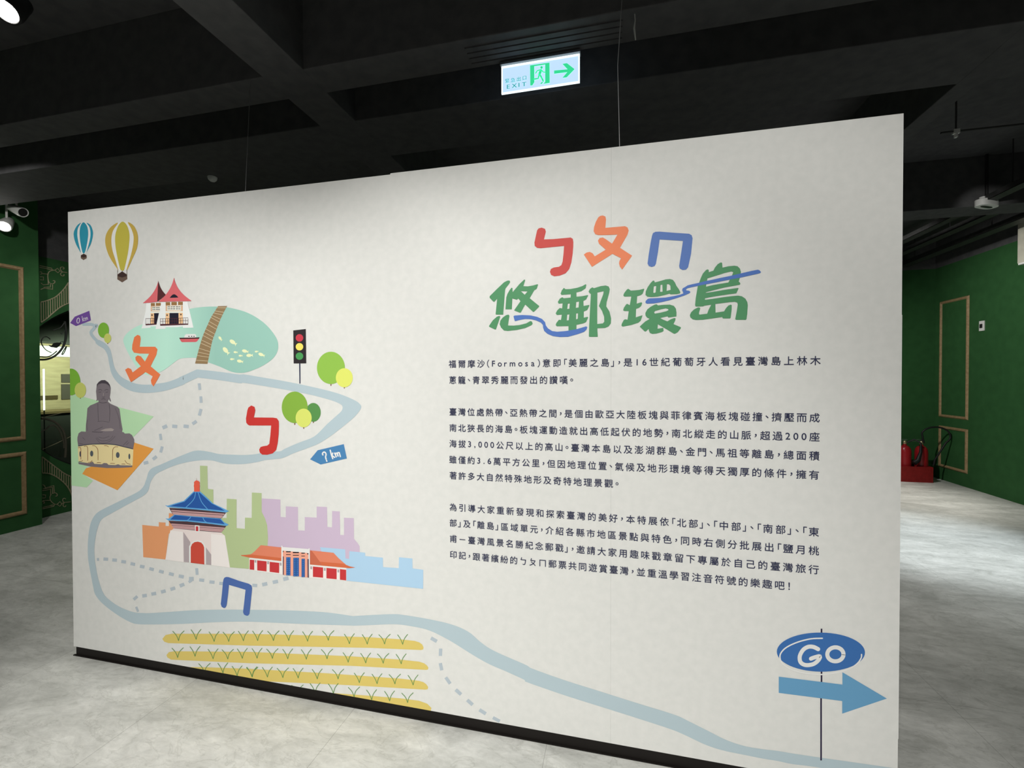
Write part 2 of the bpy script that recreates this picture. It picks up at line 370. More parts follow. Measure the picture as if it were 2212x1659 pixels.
# things in the lit room
sz = at(120, 739, 0, XBK+.4).z
struct('added_dark_soffit', [((XBK+.0005, 1.5, sz), (XBK+.4, 4.6, 2.715))], dark_room)  # added dark soffit, darkens the upper part of the window view
def atb(x, y, dx=0): return at(x, y, 0, XBK+dx)
a = atb(70, 891, .45)
t = thing('added_dark_counter', 'added dark counter keeping the lower view through the round window dark', 'counter', (XBK+.25, a.y+1, 0))  # added block, hides the lit floor so the lower window stays dark
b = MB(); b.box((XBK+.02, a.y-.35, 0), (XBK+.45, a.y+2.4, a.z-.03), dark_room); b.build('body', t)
b = MB(); b.box((XBK+.015, a.y-.37, a.z-.029), (XBK+.47, a.y+2.42, a.z), mat('counter_top', (.22, .17, .08), .5)); b.build('worktop', t)
grey_card = mat('grey_card', (.12, .115, .09), .7)
def card(x0, y0, x1, y1, label, m):
    p, q = atb(x0, y0, .012), atb(x1, y1, .012)
    o = MB(); o.box((XBK+.001, p.y, q.z), (XBK+.014, q.y, p.z), m)
    return o.build('notice_board', None, label=label, category='notice')
card(133, 808, 153, 826, 'grey notice higher up on the cream wall seen through the round window', grey_card)
card(133, 830, 153, 862, 'taller grey notice under another on the cream wall behind the round window', grey_card)
card(84, 855, 125, 862, 'narrow dark strip low on the cream wall behind the round window', mat('brown_card', (.10, .075, .03), .7))
p, q = atb(60, 744, .1), atb(168, 772, .1)
t = thing('light_box', 'bright white light box high in the room behind the round window', 'lamp', (XBK+.05, (p.y+q.y)/2, q.z))
b = MB(); b.box((XBK+.001, p.y, q.z), (XBK+.06, q.y, p.z), mat('lamp_white', (.8, .8, .8), .4)); b.build('housing', t)
b = MB(); b.box((XBK+.0605, p.y+.01, q.z+.01), (XBK+.066, q.y-.01, p.z-.01), mat('lamp_glow', (.9, .95, .85), .4, emit=(.95, 1, .82), estr=1.6)); b.build('diffuser', t)
spot('lamp_light', (XBK+.9, (p.y+q.y)/2-.1, q.z+.02), (XBK, (p.y+q.y)/2, 1.45), 58, 120, .8, .1, (1, .97, .78), t)  # added spot out in front of the box, brightens the cream wall
p, q = atb(93.5, 797, .58), atb(96, 886, .58)  # glowing tube put in for the bright stripe of a lit glass edge
t = thing('glow_stripe', 'thin upright glowing stripe for a lit glass edge left inside the round window', 'lamp', (XBK+.58, p.y, 0))
b = MB(); b.tube([(XBK+.58, (p.y+q.y)/2, q.z), (XBK+.58, (p.y+q.y)/2, p.z)], .0085, mat('tube_glow', (.9, .9, .9), .4, emit=(1, .98, .9), estr=2.5), 10); b.build('tube', t)
b = MB(); b.tube([(XBK+.58, (p.y+q.y)/2, a.z-.6), (XBK+.58, (p.y+q.y)/2, q.z)], .006, iron, 8); b.lathe([(.06, 0), (.06, .02), (.01, .03)], (XBK+.58, (p.y+q.y)/2, 0), (0, 0, 1), iron, 20)
b.tube([(XBK+.58, (p.y+q.y)/2, .02), (XBK+.58, (p.y+q.y)/2, a.z-.6)], .006, iron, 8); b.build('stand', t)

# ------------------------------------------------------------------ the exhibition panel
panel = thing('exhibition_panel', 'large white freestanding panel with illustrated island map and Chinese text on dark plinth', 'panel', (PWD/2, 0, 0))
edges = [0, .969, 1.938, 2.9055, PWD]
for k in range(4):
    b = MB(); top = ZB+PH - (.005 if k < 2 else 0)
    b.box((edges[k]+(.00012 if k == 3 else 0), 0, ZB), (edges[k+1]-(.00012 if k == 2 else 0), .04, top), white_board)
    b.build('board', panel)
b = MB(); b.box((.012, .004, 0), (PWD-.012, .036, ZB), mat('plinth_dark', (.011, .009, .008), .6, .2))
b.box((.0, -.004, 0), (PWD-.01, .006, .004), mat('plinth_dark', (0, 0, 0)))
b.build('plinth', panel)
b = MB(); b.box((PWD-.0005, .001, .25), (PWD+.0018, .03, ZB+PH-.7), mat('edge_trim', (.85, .85, .84), .35)); b.build('edge_strip', panel)

BLUEGREY = mat('ink_road', ink(172, 189, 197, 214), .6)
DASH = mat('ink_dash', ink(170, 181, 190, 212), .6)
WHITE = mat('ink_white', (.86, .86, .85), .55)
NAVY = mat('ink_navy', ink(44, 48, 78, 222), .6)
GREEN = mat('ink_title_green', ink(78, 143, 98, 222), .55)
SWASH = mat('ink_swash_blue', ink(76, 114, 188, 222), .55)
def I(name, r, g, b, ref=214): return mat('ink_'+name, ink(r, g, b, ref), .6)
DARK = I('dark', 32, 28, 36)
BUILT = {}
def pr(name): return Print()

# --- ring road
z1, z2, z3, z4 = zoom(0, 430, 5.53), zoom(0, 700, 5.53), zoom(0, 1000, 5.53), zoom(0, 1250, 5.53)
z5, z6, z7, z8 = zoom(230, 580, 5.53), zoom(480, 680, 5.53), zoom(280, 990, 5.53), zoom(560, 1040, 5.53)
z9, z10, zq, zr = zoom(160, 1290, 5.53), zoom(540, 1290, 3.6867), zoom(1080, 1400, 3.6867), zoom(320, 920, 4.809)
road = Print()
def band(p, A, B, m, layer):
    A, B = spline(A, 6, False), spline(B, 6, False)
    def resample(P, n):
        d = [0]
        for a, c in zip(P, P[1:]): d.append(d[-1]+math.hypot(c[0]-a[0], c[1]-a[1]))
        out = []; j = 0
        for k in range(n):
            t = d[-1]*k/(n-1)
            while j < len(d)-2 and d[j+1] < t: j += 1
            u = (t-d[j])/max(1e-9, d[j+1]-d[j]); out.append((P[j][0]+(P[j+1][0]-P[j][0])*u, P[j][1]+(P[j+1][1]-P[j][1])*u))
        return out
    n = max(len(A), len(B)); A, B = resample(A, n), resample(B, n)
    for i in range(n-1): p.poly([A[i], A[i+1], B[i+1], B[i]], m, layer)
# upper-left narrow start, then round under the lake
road.stroke(z1(1000, 1497, 1090, 1497, 1150, 1520) + z2(1150, 10, 1125, 50, 1088, 100, 1115, 155, 1165, 205), 6.5, BLUEGREY, 1)
band(road, z2(1140, 205, 1185, 190, 1270, 240, 1320, 310, 1345, 420, 1375, 530, 1440, 620, 1540, 680, 1640, 715, 1760, 725, 1880, 712, 2010, 690, 2130, 645, 2212, 610) + z5(860, 1305, 960, 1260, 1080, 1205),
     z2(1145, 230, 1180, 260, 1245, 300, 1285, 370, 1305, 470, 1330, 580, 1380, 670, 1460, 745, 1570, 800, 1700, 822, 1840, 818, 1980, 795, 2110, 755, 2212, 715) + z5(890, 1400, 1000, 1345, 1095, 1303), BLUEGREY, 1)
band(road, z5(1080, 1205, 1250, 1222, 1420, 1243, 1600, 1268) + z6(250, 710, 480, 748, 700, 785, 930, 830, 1200, 890, 1400, 945, 1550, 1005, 1630, 1050, 1662, 1090),
     z5(1095, 1303, 1250, 1322, 1420, 1344, 1600, 1372) + z6(250, 812, 480, 848, 700, 885, 900, 922, 1100, 965, 1300, 1020, 1390, 1055, 1430, 1080, 1440, 1105), BLUEGREY, 1)
band(road, z6(1662, 1090, 1652, 1130, 1580, 1220, 1450, 1330, 1300, 1445, 1150, 1540, 1000, 1600, 850, 1655) + zr(1400, 333, 1310, 345, 1220, 355, 1120, 378, 1000, 395, 880, 398, 780, 388, 680, 362, 600, 355, 500, 362, 400, 378, 280, 410, 160, 460, 80, 505) + z7(262, 262, 238, 330),
     z6(1440, 1105, 1425, 1150, 1350, 1220, 1250, 1310, 1105, 1450, 950, 1515, 850, 1555, 740, 1605) + zr(1380, 262, 1300, 268, 1200, 275, 1120, 293, 1000, 302, 850, 298, 740, 292, 640, 270, 540, 256, 470, 262, 380, 295, 270, 340, 130, 402, 40, 440) + z7(225, 170, 205, 240, 190, 280), BLUEGREY, 1)
band(road, z7(238, 330) + z3(1765, 345, 1700, 400, 1600, 455, 1300, 620, 1220, 670, 1185, 730, 1150, 850, 1130, 1000, 1130, 1100, 1145, 1230, 1180, 1400) + z4(1240, 180, 1330, 270, 1450, 345, 1600, 400, 1720, 410) + z9(900, 190, 1100, 178, 1450, 155, 1800, 148) + z10(0, 100, 300, 105, 600, 120, 820, 150),
     z7(190, 280) + z3(1730, 255, 1700, 300, 1640, 350, 1400, 470, 1200, 570, 1130, 630, 1085, 720, 1060, 850, 1050, 1000, 1055, 1150, 1080, 1300, 1115, 1480) + z4(1140, 190, 1230, 300, 1400, 430, 1560, 520, 1650, 543, 1800, 546) + z9(1000, 325, 1300, 318, 1700, 298) + z10(0, 195, 400, 212, 830, 226), BLUEGREY, 1)
band(road, z10(820, 150, 1000, 140, 1130, 135, 1200, 138, 1400, 170, 1600, 215, 1740, 275, 1840, 360, 1950, 430, 2200, 540) + zq(250, 160, 500, 250, 800, 345, 1100, 440, 1390, 530, 1500, 580, 1650, 655, 1800, 730, 1950, 780, 2100, 805, 2212, 818) + [(1710, 1627), (1779, 1637.3), (1917.6, 1657), (1960, 1664)],
     z10(820, 227, 950, 222, 1150, 215, 1280, 230, 1430, 265, 1600, 350, 1760, 450, 1900, 530, 2050, 595, 2200, 665) + zq(200, 265, 500, 370, 800, 465, 1100, 560, 1360, 645, 1480, 695, 1640, 770, 1780, 815, 1950, 850, 2100, 880, 2212, 898) + [(1710, 1650), (1771, 1658), (1910, 1682), (1960, 1690)], BLUEGREY, 1)
road.build('printed_road', panel, label='pale blue grey ring road winding over the panel')

# --- dashed side paths
def dashes(z, s, L):
    for cx, cy, ln, wd, an in L:
        (px, py), = z(cx, cy); a = math.radians(an); c, sn = math.cos(a), math.sin(a); l, h = ln/s/2, wd/s/2
        dash = Print(); dash.poly([(px+c*i*l-sn*j*h, py+sn*i*l+c*j*h) for i, j in ((-1, -1), (1, -1), (1, 1), (-1, 1))], DASH, 1)
        dash.build('printed_dash', panel)
dashes(zoom(400, 720, 5.717), 5.717, [(178, 658, 82, 34, 83), (196, 818, 80, 34, 87), (186, 975, 85, 36, 106), (116, 1102, 62, 38, -35)])
dashes(z2, 5.53, [(2225, 1222, 62, 40, 5), (2088, 1222, 60, 40, 5), (1970, 1228, 60, 42, -25), (1920, 1348, 75, 32, 82), (1930, 1498, 75, 34, 105), (1850, 1598, 58, 36, -38)])
dashes(zoom(150, 920, 11.06), 11.06, [(1830, 880, 112, 75, -15)])
dashes(z3, 5.53, [(1172, 1152, 34, 26, 85), (1265, 1149, 55, 38, 3), (1370, 1160, 55, 38, 5), (1478, 1180, 55, 38, 8), (1588, 1207, 55, 38, 12), (1700, 1238, 55, 38, 12), (1812, 1268, 55, 38, 14), (1928, 1298, 55, 38, 14), (2048, 1328, 58, 38, 14), (2167, 1357, 58, 38, 14),
                  (2175, 1458, 58, 40, -20), (2065, 1502, 58, 40, -18), (1952, 1535, 58, 40, -15), (1838, 1562, 58, 40, -10), (1728, 1585, 55, 40, -8), (1620, 1612, 60, 35, -42)])
dashes(z4, 5.53, [(1640, 365, 64, 28, 68)])
dashes(z7, 5.53, [(618, 1410, 60, 38, 10), (738, 1440, 55, 48, 0), (725, 1468, 42, 30, -35), (862, 1455, 60, 38, 6), (985, 1478, 60, 38, 5), (1100, 1495, 55, 38, 5), (805, 1352, 80, 34, 86), (627, 1515, 58, 38, -25), (1495, 1518, 58, 38, 5), (1615, 1503, 62, 42, -12), (1742, 1475, 64, 42, -12), (1868, 1437, 64, 44, -14)])
dashes(z10, 3.6867, [(1465, 338, 54, 28, 30), (1518, 438, 58, 26, 92), (1522, 553, 58, 26, 78), (1577, 663, 62, 26, 55), (1660, 755, 58, 28, 42), (1752, 837, 58, 28, 42), (1853, 912, 60, 28, 32), (1962, 973, 62, 26, 28)])

# --- hot-air balloons
def balloon(name, label, z, white, gores, basket, inner, cols, ropes):
    p = Print(); p.poly(white, WHITE, 1, smooth=4)
    for g, m in gores: p.poly(g, m, 2, smooth=4)
    for r in ropes: p.stroke(r, .7, cols[1], 2, False, False)
    p.poly(basket, cols[1], 2); p.poly(inner, cols[0], 3)
    p.build(name, panel, label=label)
tl, yl, yl2 = I('teal', 36, 124, 146, 190), I('balloon_yellow', 168, 158, 62, 195), I('balloon_ochre', 172, 146, 66, 195)
bk1, bk2 = I('basket_dark', 52, 36, 34, 195), I('basket_brown', 92, 76, 66, 195)
balloon('printed_balloon', 'small teal and white hot-air balloon print', z1,
    z1(1000, 278, 1070, 305, 1111, 390, 1108, 450, 1080, 550, 1035, 640, 1003, 655, 970, 640, 915, 550, 885, 450, 884, 390, 925, 310),
    [(z1(970, 284, 922, 318, 885, 390, 885, 455, 908, 535, 945, 605, 968, 640, 956, 590, 935, 500, 925, 420, 934, 345), tl),
     (z1(1000, 278, 1040, 320, 1056, 400, 1048, 500, 1028, 600, 1012, 645, 992, 645, 978, 600, 960, 500, 953, 400, 966, 320), tl),
     (z1(1035, 284, 1085, 315, 1111, 390, 1109, 450, 1085, 540, 1048, 612, 1034, 638, 1048, 590, 1072, 500, 1083, 420, 1072, 340), tl)],
    z1(1003, 652, 1037, 672, 1037, 708, 1000, 730, 967, 707, 968, 672), z1(1003, 656, 1034, 674, 1034, 690, 1003, 700, 970, 690, 970, 674), (bk1, bk2), [])
balloon('printed_balloon', 'large yellow and white hot-air balloon print', z1,
    z1(1465, 270, 1560, 290, 1635, 390, 1650, 490, 1630, 600, 1585, 710, 1520, 838, 1480, 852, 1445, 852, 1405, 835, 1320, 710, 1275, 600, 1258, 500, 1278, 405, 1350, 310),
    [(z1(1412, 284, 1332, 328, 1275, 410, 1258, 500, 1275, 600, 1320, 710, 1402, 832, 1414, 845, 1378, 720, 1342, 600, 1332, 480, 1352, 380), yl2),
     (z1(1465, 270, 1515, 310, 1546, 400, 1548, 500, 1530, 650, 1497, 800, 1482, 850, 1445, 850, 1428, 800, 1395, 650, 1378, 520, 1382, 420, 1415, 320), yl),
     (z1(1528, 277, 1592, 312, 1637, 390, 1651, 480, 1636, 590, 1590, 700, 1532, 828, 1514, 845, 1560, 690, 1590, 560, 1598, 450, 1572, 360), yl2)],
    z1(1462, 863, 1520, 903, 1521, 956, 1462, 996, 1403, 960, 1403, 902), z1(1462, 868, 1516, 905, 1512, 922, 1462, 938, 1412, 922, 1408, 905), (bk1, bk2),
    [z1(1407, 842, 1405, 905), z1(1517, 842, 1518, 905), z1(1462, 850, 1462, 938)])

# --- lake with bridge, boat, fish
lake = mat('ink_lake', ink(160, 208, 192, 208), .6); nt = lake.node_tree; N = nt.nodes.new; b = nt.nodes['Principled BSDF']
tc = N('ShaderNodeTexCoord'); sx = N('ShaderNodeSeparateXYZ'); rp = N('ShaderNodeValToRGB')
nt.links.new(tc.outputs['Generated'], sx.inputs[0]); nt.links.new(sx.outputs[0], rp.inputs[0]); nt.links.new(rp.outputs[0], b.inputs['Base Color'])
rp.color_ramp.elements[0].color = (*ink(172, 214, 198, 205), 1); rp.color_ramp.elements[0].position = .3
rp.color_ramp.elements[1].color = (*ink(146, 190, 178, 214), 1); rp.color_ramp.elements[1].position = .62
p = Print()
p.poly(z5(985, 485, 1150, 460, 1300, 455, 1450, 465, 1650, 515, 1800, 590, 1930, 695, 2030, 830, 2053, 930, 2030, 1020, 1960, 1100, 1850, 1170, 1720, 1225, 1620, 1247, 1500, 1235, 1350, 1170, 1200, 1115, 1080, 1070, 960, 1068, 870, 1082, 800, 1130, 700, 1205, 600, 1255, 510, 1275, 440, 1250, 370, 1190, 300, 1080, 240, 970, 205, 880, 208, 830, 250, 770, 330, 710, 430, 665, 700, 560), lake, 1, smooth=4)
lk = p.build('printed_lake', panel)
wood = I('bridge_wood', 140, 116, 84, 212); plank = I('bridge_line', 205, 190, 160, 212)
p = Print(); Lb = z5(1335, 450, 1290, 520, 1250, 585, 1205, 685, 1155, 800, 1120, 910, 1085, 1040, 1060, 1135); Rb = z5(1443, 448, 1395, 540, 1350, 640, 1310, 745, 1268, 860, 1245, 960, 1225, 1060, 1208, 1140)
band(p, Lb, Rb, wood, 2); A, B = spline(Lb, 6, False), spline(Rb, 6, False)
for k in range(1, 17):
    i = int(len(A)*(k/17.6)**.96); p.stroke([A[i], B[min(len(B)-1, i)]], .9, plank, 3, False, False)
p.build('bridge', lk, label='brown plank bridge across the lake')
p = Print(); p.poly(z5(875, 838, 1112, 833, 1085, 870, 1065, 878, 905, 880, 890, 868), I('boat_red', 200, 92, 98, 212), 2); p.poly(z5(930, 828, 938, 795, 955, 784, 1060, 783, 1073, 795, 1074, 826), WHITE, 2)
p.poly(z5(870, 828, 1115, 823, 1108, 838, 878, 843), I('boat_dark', 52, 24, 30), 3)
for x in (988, 1020, 1048): p.poly(z5(x-8, 806, x+8, 806, x+8, 816, x-8, 816), DARK, 3)
p.build('boat', lk, label='little white boat with red hull')
fm = I('fish', 220, 224, 180, 208)
for cx, cy, ln, an in [(1362, 837, 62, 52), (1515, 882, 98, 33), (1430, 982, 105, 48), (1545, 1000, 52, 4), (1605, 1042, 50, 0), (1660, 988, 82, 12), (1795, 992, 46, -8), (1712, 1038, 82, -4), (1855, 1030, 82, 20), (1503, 1083, 52, -3), (1598, 1108, 78, 10)]:
    p = Print(); a = math.radians(an); c, sn = math.cos(a), math.sin(a)
    shape = [(-.5, 0), (-.4, -.17), (-.15, -.24), (.12, -.2), (.3, -.06), (.5, -.22), (.44, .02), (.5, .26), (.3, .08), (.1, .2), (-.15, .24), (-.4, .15)]
    p.poly(z5(*[v for x, y in shape for v in (cx+ln*(x*c-y*sn), cy+ln*(x*sn+y*c))]), fm, 2); p.build('fish', lk)

# --- lakeside pavilion with two pointed red roofs
zh = zoom(300, 590, 12.76)
rf, rfd, pale, brn, pink_, oran = I('roof_red', 204, 98, 104, 208), I('roof_maroon', 78, 36, 40, 208), mat('ink_pale', ink(222, 236, 230, 208), .55), I('win_brown', 142, 106, 66, 208), I('wall_pink', 206, 170, 140, 208), I('wall_orange', 228, 184, 140, 208)
ddk = I('door_dark', 26, 24, 40, 208); rail = I('rail_maroon', 76, 38, 46, 208)
p = Print()
p.poly(zh(208, 825, 1225, 785, 1225, 1470, 1032, 1490, 745, 1492, 500, 1465, 325, 1470, 325, 1502, 75, 1527, 100, 1440, 190, 1050), pale, 2)
p.poly(zh(625, 810, 742, 805, 742, 1535, 463, 1542, 562, 1110), pale, 4); p.poly(zh(1220, 785, 1345, 780, 1512, 1502, 1222, 1512), pale, 4)
for q in ((335, 825, 448, 905), (475, 822, 612, 900), (745, 800, 868, 890), (900, 795, 1052, 884), (1085, 790, 1216, 880)): p.rect(zh, *q, brn, 3)
for q in ((332, 905, 585, 1052), (745, 890, 1216, 1048)): p.rect(zh, *q, pink_, 3)
cream_i = mat('ink_cream', ink(238, 234, 214, 208), .55)
p.poly(zh(370, 925, 600, 920, 585, 1035, 370, 1035), cream_i, 3.5); p.rect(zh, 785, 900, 1165, 1030, cream_i, 3.5); p.rect(zh, 332, 1050, 575, 1105, cream_i, 3.5); p.rect(zh, 745, 1048, 1216, 1095, cream_i, 3.5)
for xs, ys in (((398, 438, 485, 525, 562), (948, 1000)), ((818, 858, 908, 952, 992, 1045, 1085, 1130), (930, 985))):
    for x in xs:
        for y in ys: p.rect(zh, x-11, y-15, x+11, y+15, ddk, 4)
for q in ((330, 1105, 425, 1400), (745, 1100, 845, 1400), (1100, 1092, 1216, 1392)): p.rect(zh, *q, oran, 3)
p.poly(zh(425, 1105, 560, 1100, 490, 1420, 435, 1420), ddk, 3.5); p.rect(zh, 850, 1100, 1098, 1400, ddk, 3.5)
for x, y in ((370, 1158), (785, 1158), (1165, 1142)): p.poly([q for q in zh(*[v for e in ellipse(x, y, 20, 24, 10) for v in e])], bk1, 4)
for q in ((200, 1260, 320, 1390), (605, 1262, 735, 1400), (1235, 1240, 1355, 1380)): p.rect(zh, *q, WHITE, 4.5)
p.poly(zh(595, 1405, 1365, 1390, 1365, 1425, 595, 1452), rail, 5); p.poly(zh(190, 1400, 500, 1390, 490, 1420, 195, 1442), rail, 3.8)
def hline(x0, y0, x1, y1, l): p.stroke(zh(x0, y0, x1, y1), .85, rail, l, False, False)
hline(595, 1258, 1365, 1232, 5); hline(595, 1332, 1365, 1310, 5); hline(195, 1252, 535, 1245, 3.8); hline(195, 1325, 515, 1320, 3.8)
for x in (598, 668, 738, 800, 850, 925, 990, 1048, 1100, 1160, 1225, 1295, 1362): hline(x, 1250, x, 1420, 5)
for x in (197, 262, 328, 395, 430): hline(x, 1252, x, 1420, 3.8)
p.poly(spline(zh(540, 180, 530, 262, 488, 385, 420, 510, 330, 632, 210, 750, 115, 828), 4, False) + zh(300, 818, 515, 790), rf, 5)
p.poly(spline(zh(541, 210, 590, 370, 655, 485, 745, 592), 4, False) + zh(720, 625, 515, 790), rfd, 5.5)
p.poly(spline(zh(535, 792, 700, 650, 800, 530, 880, 400, 940, 255, 975, 125), 4, False) + spline(zh(976, 130, 1000, 230, 1062, 370, 1150, 500, 1280, 632, 1455, 762), 4, False) + zh(1440, 772), rf, 6)
p.poly(spline(zh(858, 684, 920, 612, 985, 585, 1048, 618, 1098, 674), 4, False), ddk, 7)
p.build('printed_pavilion', panel, label='white pavilion with two pointed red roofs by the lake')

# --- arrow-shaped distance signs
p = Print(); p.poly(z1(840, 1480, 895, 1405, 1068, 1335, 1088, 1450, 910, 1518), I('sign_purple', 92, 62, 128, 182), 2)
p.stroke([e for e in ellipse(*z1(937, 1452)[0], 2.9, 5.6, 14, .12)] + [ellipse(*z1(937, 1452)[0], 2.9, 5.6, 14, .12)[0]], 1.35, WHITE, 3)
for l in ((983, 1400, 993, 1462), (1008, 1418, 991, 1440), (991, 1440, 1010, 1456), (1015, 1424, 1021, 1454), (1017, 1434, 1024, 1417, 1030, 1420, 1034, 1448), (1032, 1430, 1039, 1411, 1045, 1415, 1050, 1440)): p.stroke(z1(*l), .95, WHITE, 3, False)
p.build('printed_arrow_sign', panel, label='purple arrow sign reading 0 km')
zk = zoom(650, 940, 15.8)
p = Print(); p.poly(zk(318, 825, 575, 515, 1467, 305, 1572, 795, 678, 1000), I('sign_blue', 72, 128, 178, 220), 2)
p.stroke(zk(755, 672, 742, 630, 765, 590, 805, 575, 845, 605, 864, 660, 848, 740, 866, 820), 2.9, WHITE, 3)
for l in ((878, 866, 892, 888), (1005, 512, 1045, 670, 1092, 800), (1088, 612, 1072, 695, 1155, 757), (1155, 612, 1190, 680, 1210, 738), (1186, 665, 1205, 605, 1240, 605, 1272, 712), (1250, 640, 1275, 585, 1312, 588, 1350, 730)): p.stroke(zk(*l), 2.8, WHITE, 3, False)
p.build('printed_arrow_sign', panel, label='blue arrow sign reading ? km')

# --- trees
trunk = I('trunk', 120, 84, 64); lime, lime2, yel, yel2, dkg = I('tree_lime', 146, 192, 78, 226), I('tree_green', 126, 166, 62, 212), I('tree_yellow', 226, 232, 112, 228), I('tree_pale', 208, 216, 108, 216), I('tree_dark', 84, 138, 74, 214)
olive, olive2 = I('tree_olive', 100, 146, 48, 180), I('tree_moss', 166, 172, 92, 186)
def tree(z, s, label, L):
    p = Print()
    for k, (cx, cy, rx, ry, m, th) in enumerate(L):
        (x, y), = z(cx, cy)
        if th: p.poly([(x-1.1, y+ry/s-1), (x+1.1, y+ry/s-1), (x+1.1, y+ry/s+th/s), (x-1.1, y+ry/s+th/s)], trunk, 2)
        p.poly(ellipse(x, y, rx/s, ry/s), m, 2.5+k*.7)
    p.build('printed_tree', panel, label=label)
tree(z1, 5.53, 'small green tree pair beside the 0 km sign', [(1238, 1567, 66, 92, olive, 0), (1288, 1663, 42, 58, olive2, 8)])
tree(z2, 5.53, 'green tree pair cut by the left panel edge', [(850, 692, 112, 160, olive, 0), (962, 790, 68, 92, olive2, 8)])
tree(z6, 5.53, 'lime tree with yellow tree right of the traffic light', [(1300, 634, 167, 193, lime, 22), (1460, 752, 101, 114, yel, 14)])
tree(z6, 5.53, 'group of three trees inside the road bend', [(1090, 1165, 88, 112, dkg, 14), (868, 1105, 155, 188, lime2, 22), (975, 1232, 96, 112, yel2, 16)])
# --- traffic light
p = Print(); p.poly(z6(850, 187, 1000, 170, 1005, 580, 855, 582), I('signal_box', 38, 32, 36, 222), 2); p.poly(z6(920, 580, 935, 580, 936, 822, 924, 822), NAVY, 2)
tlp = p.build('printed_traffic_light', panel)
for y, c, nm in ((276, (196, 56, 72), 'red'), (382, (240, 220, 100), 'yellow'), (494, (70, 150, 84), 'green')):
    p = Print(); (x, yy), = z6(925, y); p.poly(ellipse(x, yy, 8.1, 8), I('lamp_'+nm, *c, 222), 3); p.build('lamp', tlp, label=nm+' traffic lamp')

# --- statue on its pavilion
pg = I('shape_green', 168, 204, 164, 205); og = I('shape_orange', 212, 146, 68, 206)
zs, zt = zoom(150, 800, 11.06), zoom(150, 920, 11.06)
p = Print(); p.poly([(150, 860)] + zs(60, 600, 150, 585, 640, 715, 1220, 890, 2015, 1100) + [(289, 943.5)] + zt(1000, 500, 700, 980, 430, 975, 320, 1140, 565, 1310, 415, 1470, 60, 1425) + [(150, 1048)], pg, 1.5)
p.poly(zt(400, 1010, 310, 1145, 1150, 1535, 2015, 545, 1555, 398, 1500, 700), og, 2)
p.build('printed_ground', panel, label='pale green and orange ground shapes under the statue')
st, st_d, st_l = I('statue', 112, 104, 110, 205), I('statue_line', 66, 60, 68, 205), I('statue_light', 150, 140, 138, 205)
body = zs(770, 235, 855, 232, 930, 285, 970, 350, 990, 430, 982, 540, 965, 640, 998, 735, 985, 748, 962, 725, 945, 680, 920, 745, 990, 800, 1150, 870, 1200, 920, 1225, 1100, 1245, 1250, 1275, 1410, 1262, 1470, 1300, 1480, 1330, 1510, 1440, 1505, 1500, 1545, 1550, 1650) + \
    zt(1555, 400, 1526, 552, 1300, 500, 1100, 455, 850, 438, 500, 440, 215, 487, 195, 350, 197, 270, 225, 175, 290, 132, 395, 138) + zs(400, 1300, 420, 1100, 435, 905, 500, 840, 620, 790, 705, 748, 685, 700, 665, 732, 645, 735, 657, 690, 650, 600, 640, 500, 660, 335, 710, 272)
p = Print(); p.poly(body, st, 3)
p.poly(zs(662, 400, 690, 335, 780, 308, 880, 318, 950, 360, 985, 430, 970, 345, 925, 285, 855, 236, 770, 238, 708, 275, 660, 335), st_d, 4)
for l, wd in [((700, 470, 745, 455, 785, 480), .9), ((845, 480, 890, 455, 935, 470), .9), ((705, 520, 745, 525, 765, 510), .8), ((870, 520, 905, 525, 930, 510), .8), ((770, 690, 820, 680, 868, 692), 1), ((790, 635, 825, 645, 850, 630), .9), ((710, 760, 800, 778, 900, 765), .9),
              ((685, 790, 690, 1000, 700, 1215), .6), ((955, 810, 970, 960, 965, 1220), .7), ((680, 1222, 800, 1215, 965, 1240), .6), ((545, 1465, 700, 1480, 800, 1478), 1), ((600, 1440, 800, 1350), .7),
              ((440, 1180, 420, 1320, 440, 1440), .5), ((1100, 900, 1190, 1150, 1220, 1400), .5), ((700, 1590, 820, 1620, 960, 1570), .6), ((660, 1600, 760, 1680, 950, 1660, 1050, 1560), .6), ((640, 1620, 760, 1740, 960, 1700, 1100, 1570), .6), ((1360, 1780, 1430, 1720), .7), ((1290, 1790, 1400, 1680), .7), ((230, 1740, 330, 1760), .6), ((320, 1600, 380, 1660), .6)]:
    p.stroke(zs(*l), wd, st_d, 4, True, False)
p.poly(zs(740, 1440, 860, 1395, 1000, 1380, 1075, 1410, 1040, 1450, 860, 1455), st_l, 4); p.stroke(zs(818, 540, 815, 610), 1, st_l, 4, False, False)
p.stroke(zt(215, 482, 500, 440, 850, 432, 1100, 450, 1300, 497, 1524, 548), 1.6, I('statue_rim', 56, 58, 72, 205), 4, True, False)
stt = p.build('printed_statue', panel, label='grey seated statue print')
p = Print(); pb, pl = I('pavilion_cream', 214, 198, 148, 205), I('pavilion_line', 120, 62, 40, 205)
p.poly(zt(205, 490, 450, 450, 850, 440, 1100, 460, 1300, 505, 1532, 565, 1512, 945, 1200, 940, 900, 935, 500, 900, 220, 845), pb, 2.5)
p.poly(zt(218, 862, 330, 872, 480, 890, 560, 850, 600, 905, 780, 915, 830, 885, 900, 890, 940, 930, 1100, 935, 1170, 915, 1220, 938, 1507, 945, 1505, 985, 1200, 1002, 900, 1005, 500, 970, 225, 910), st, 3.5)
for x, y, rx, ry in ((537, 660, 38, 70), (1160, 695, 44, 70), (1437, 730, 23, 68), (264, 670, 20, 68)): p.poly(zt(*[v for e in ellipse(x, y, rx, ry, 18) for v in e]), I('pavilion_window', 78, 84, 90, 205), 3.5)
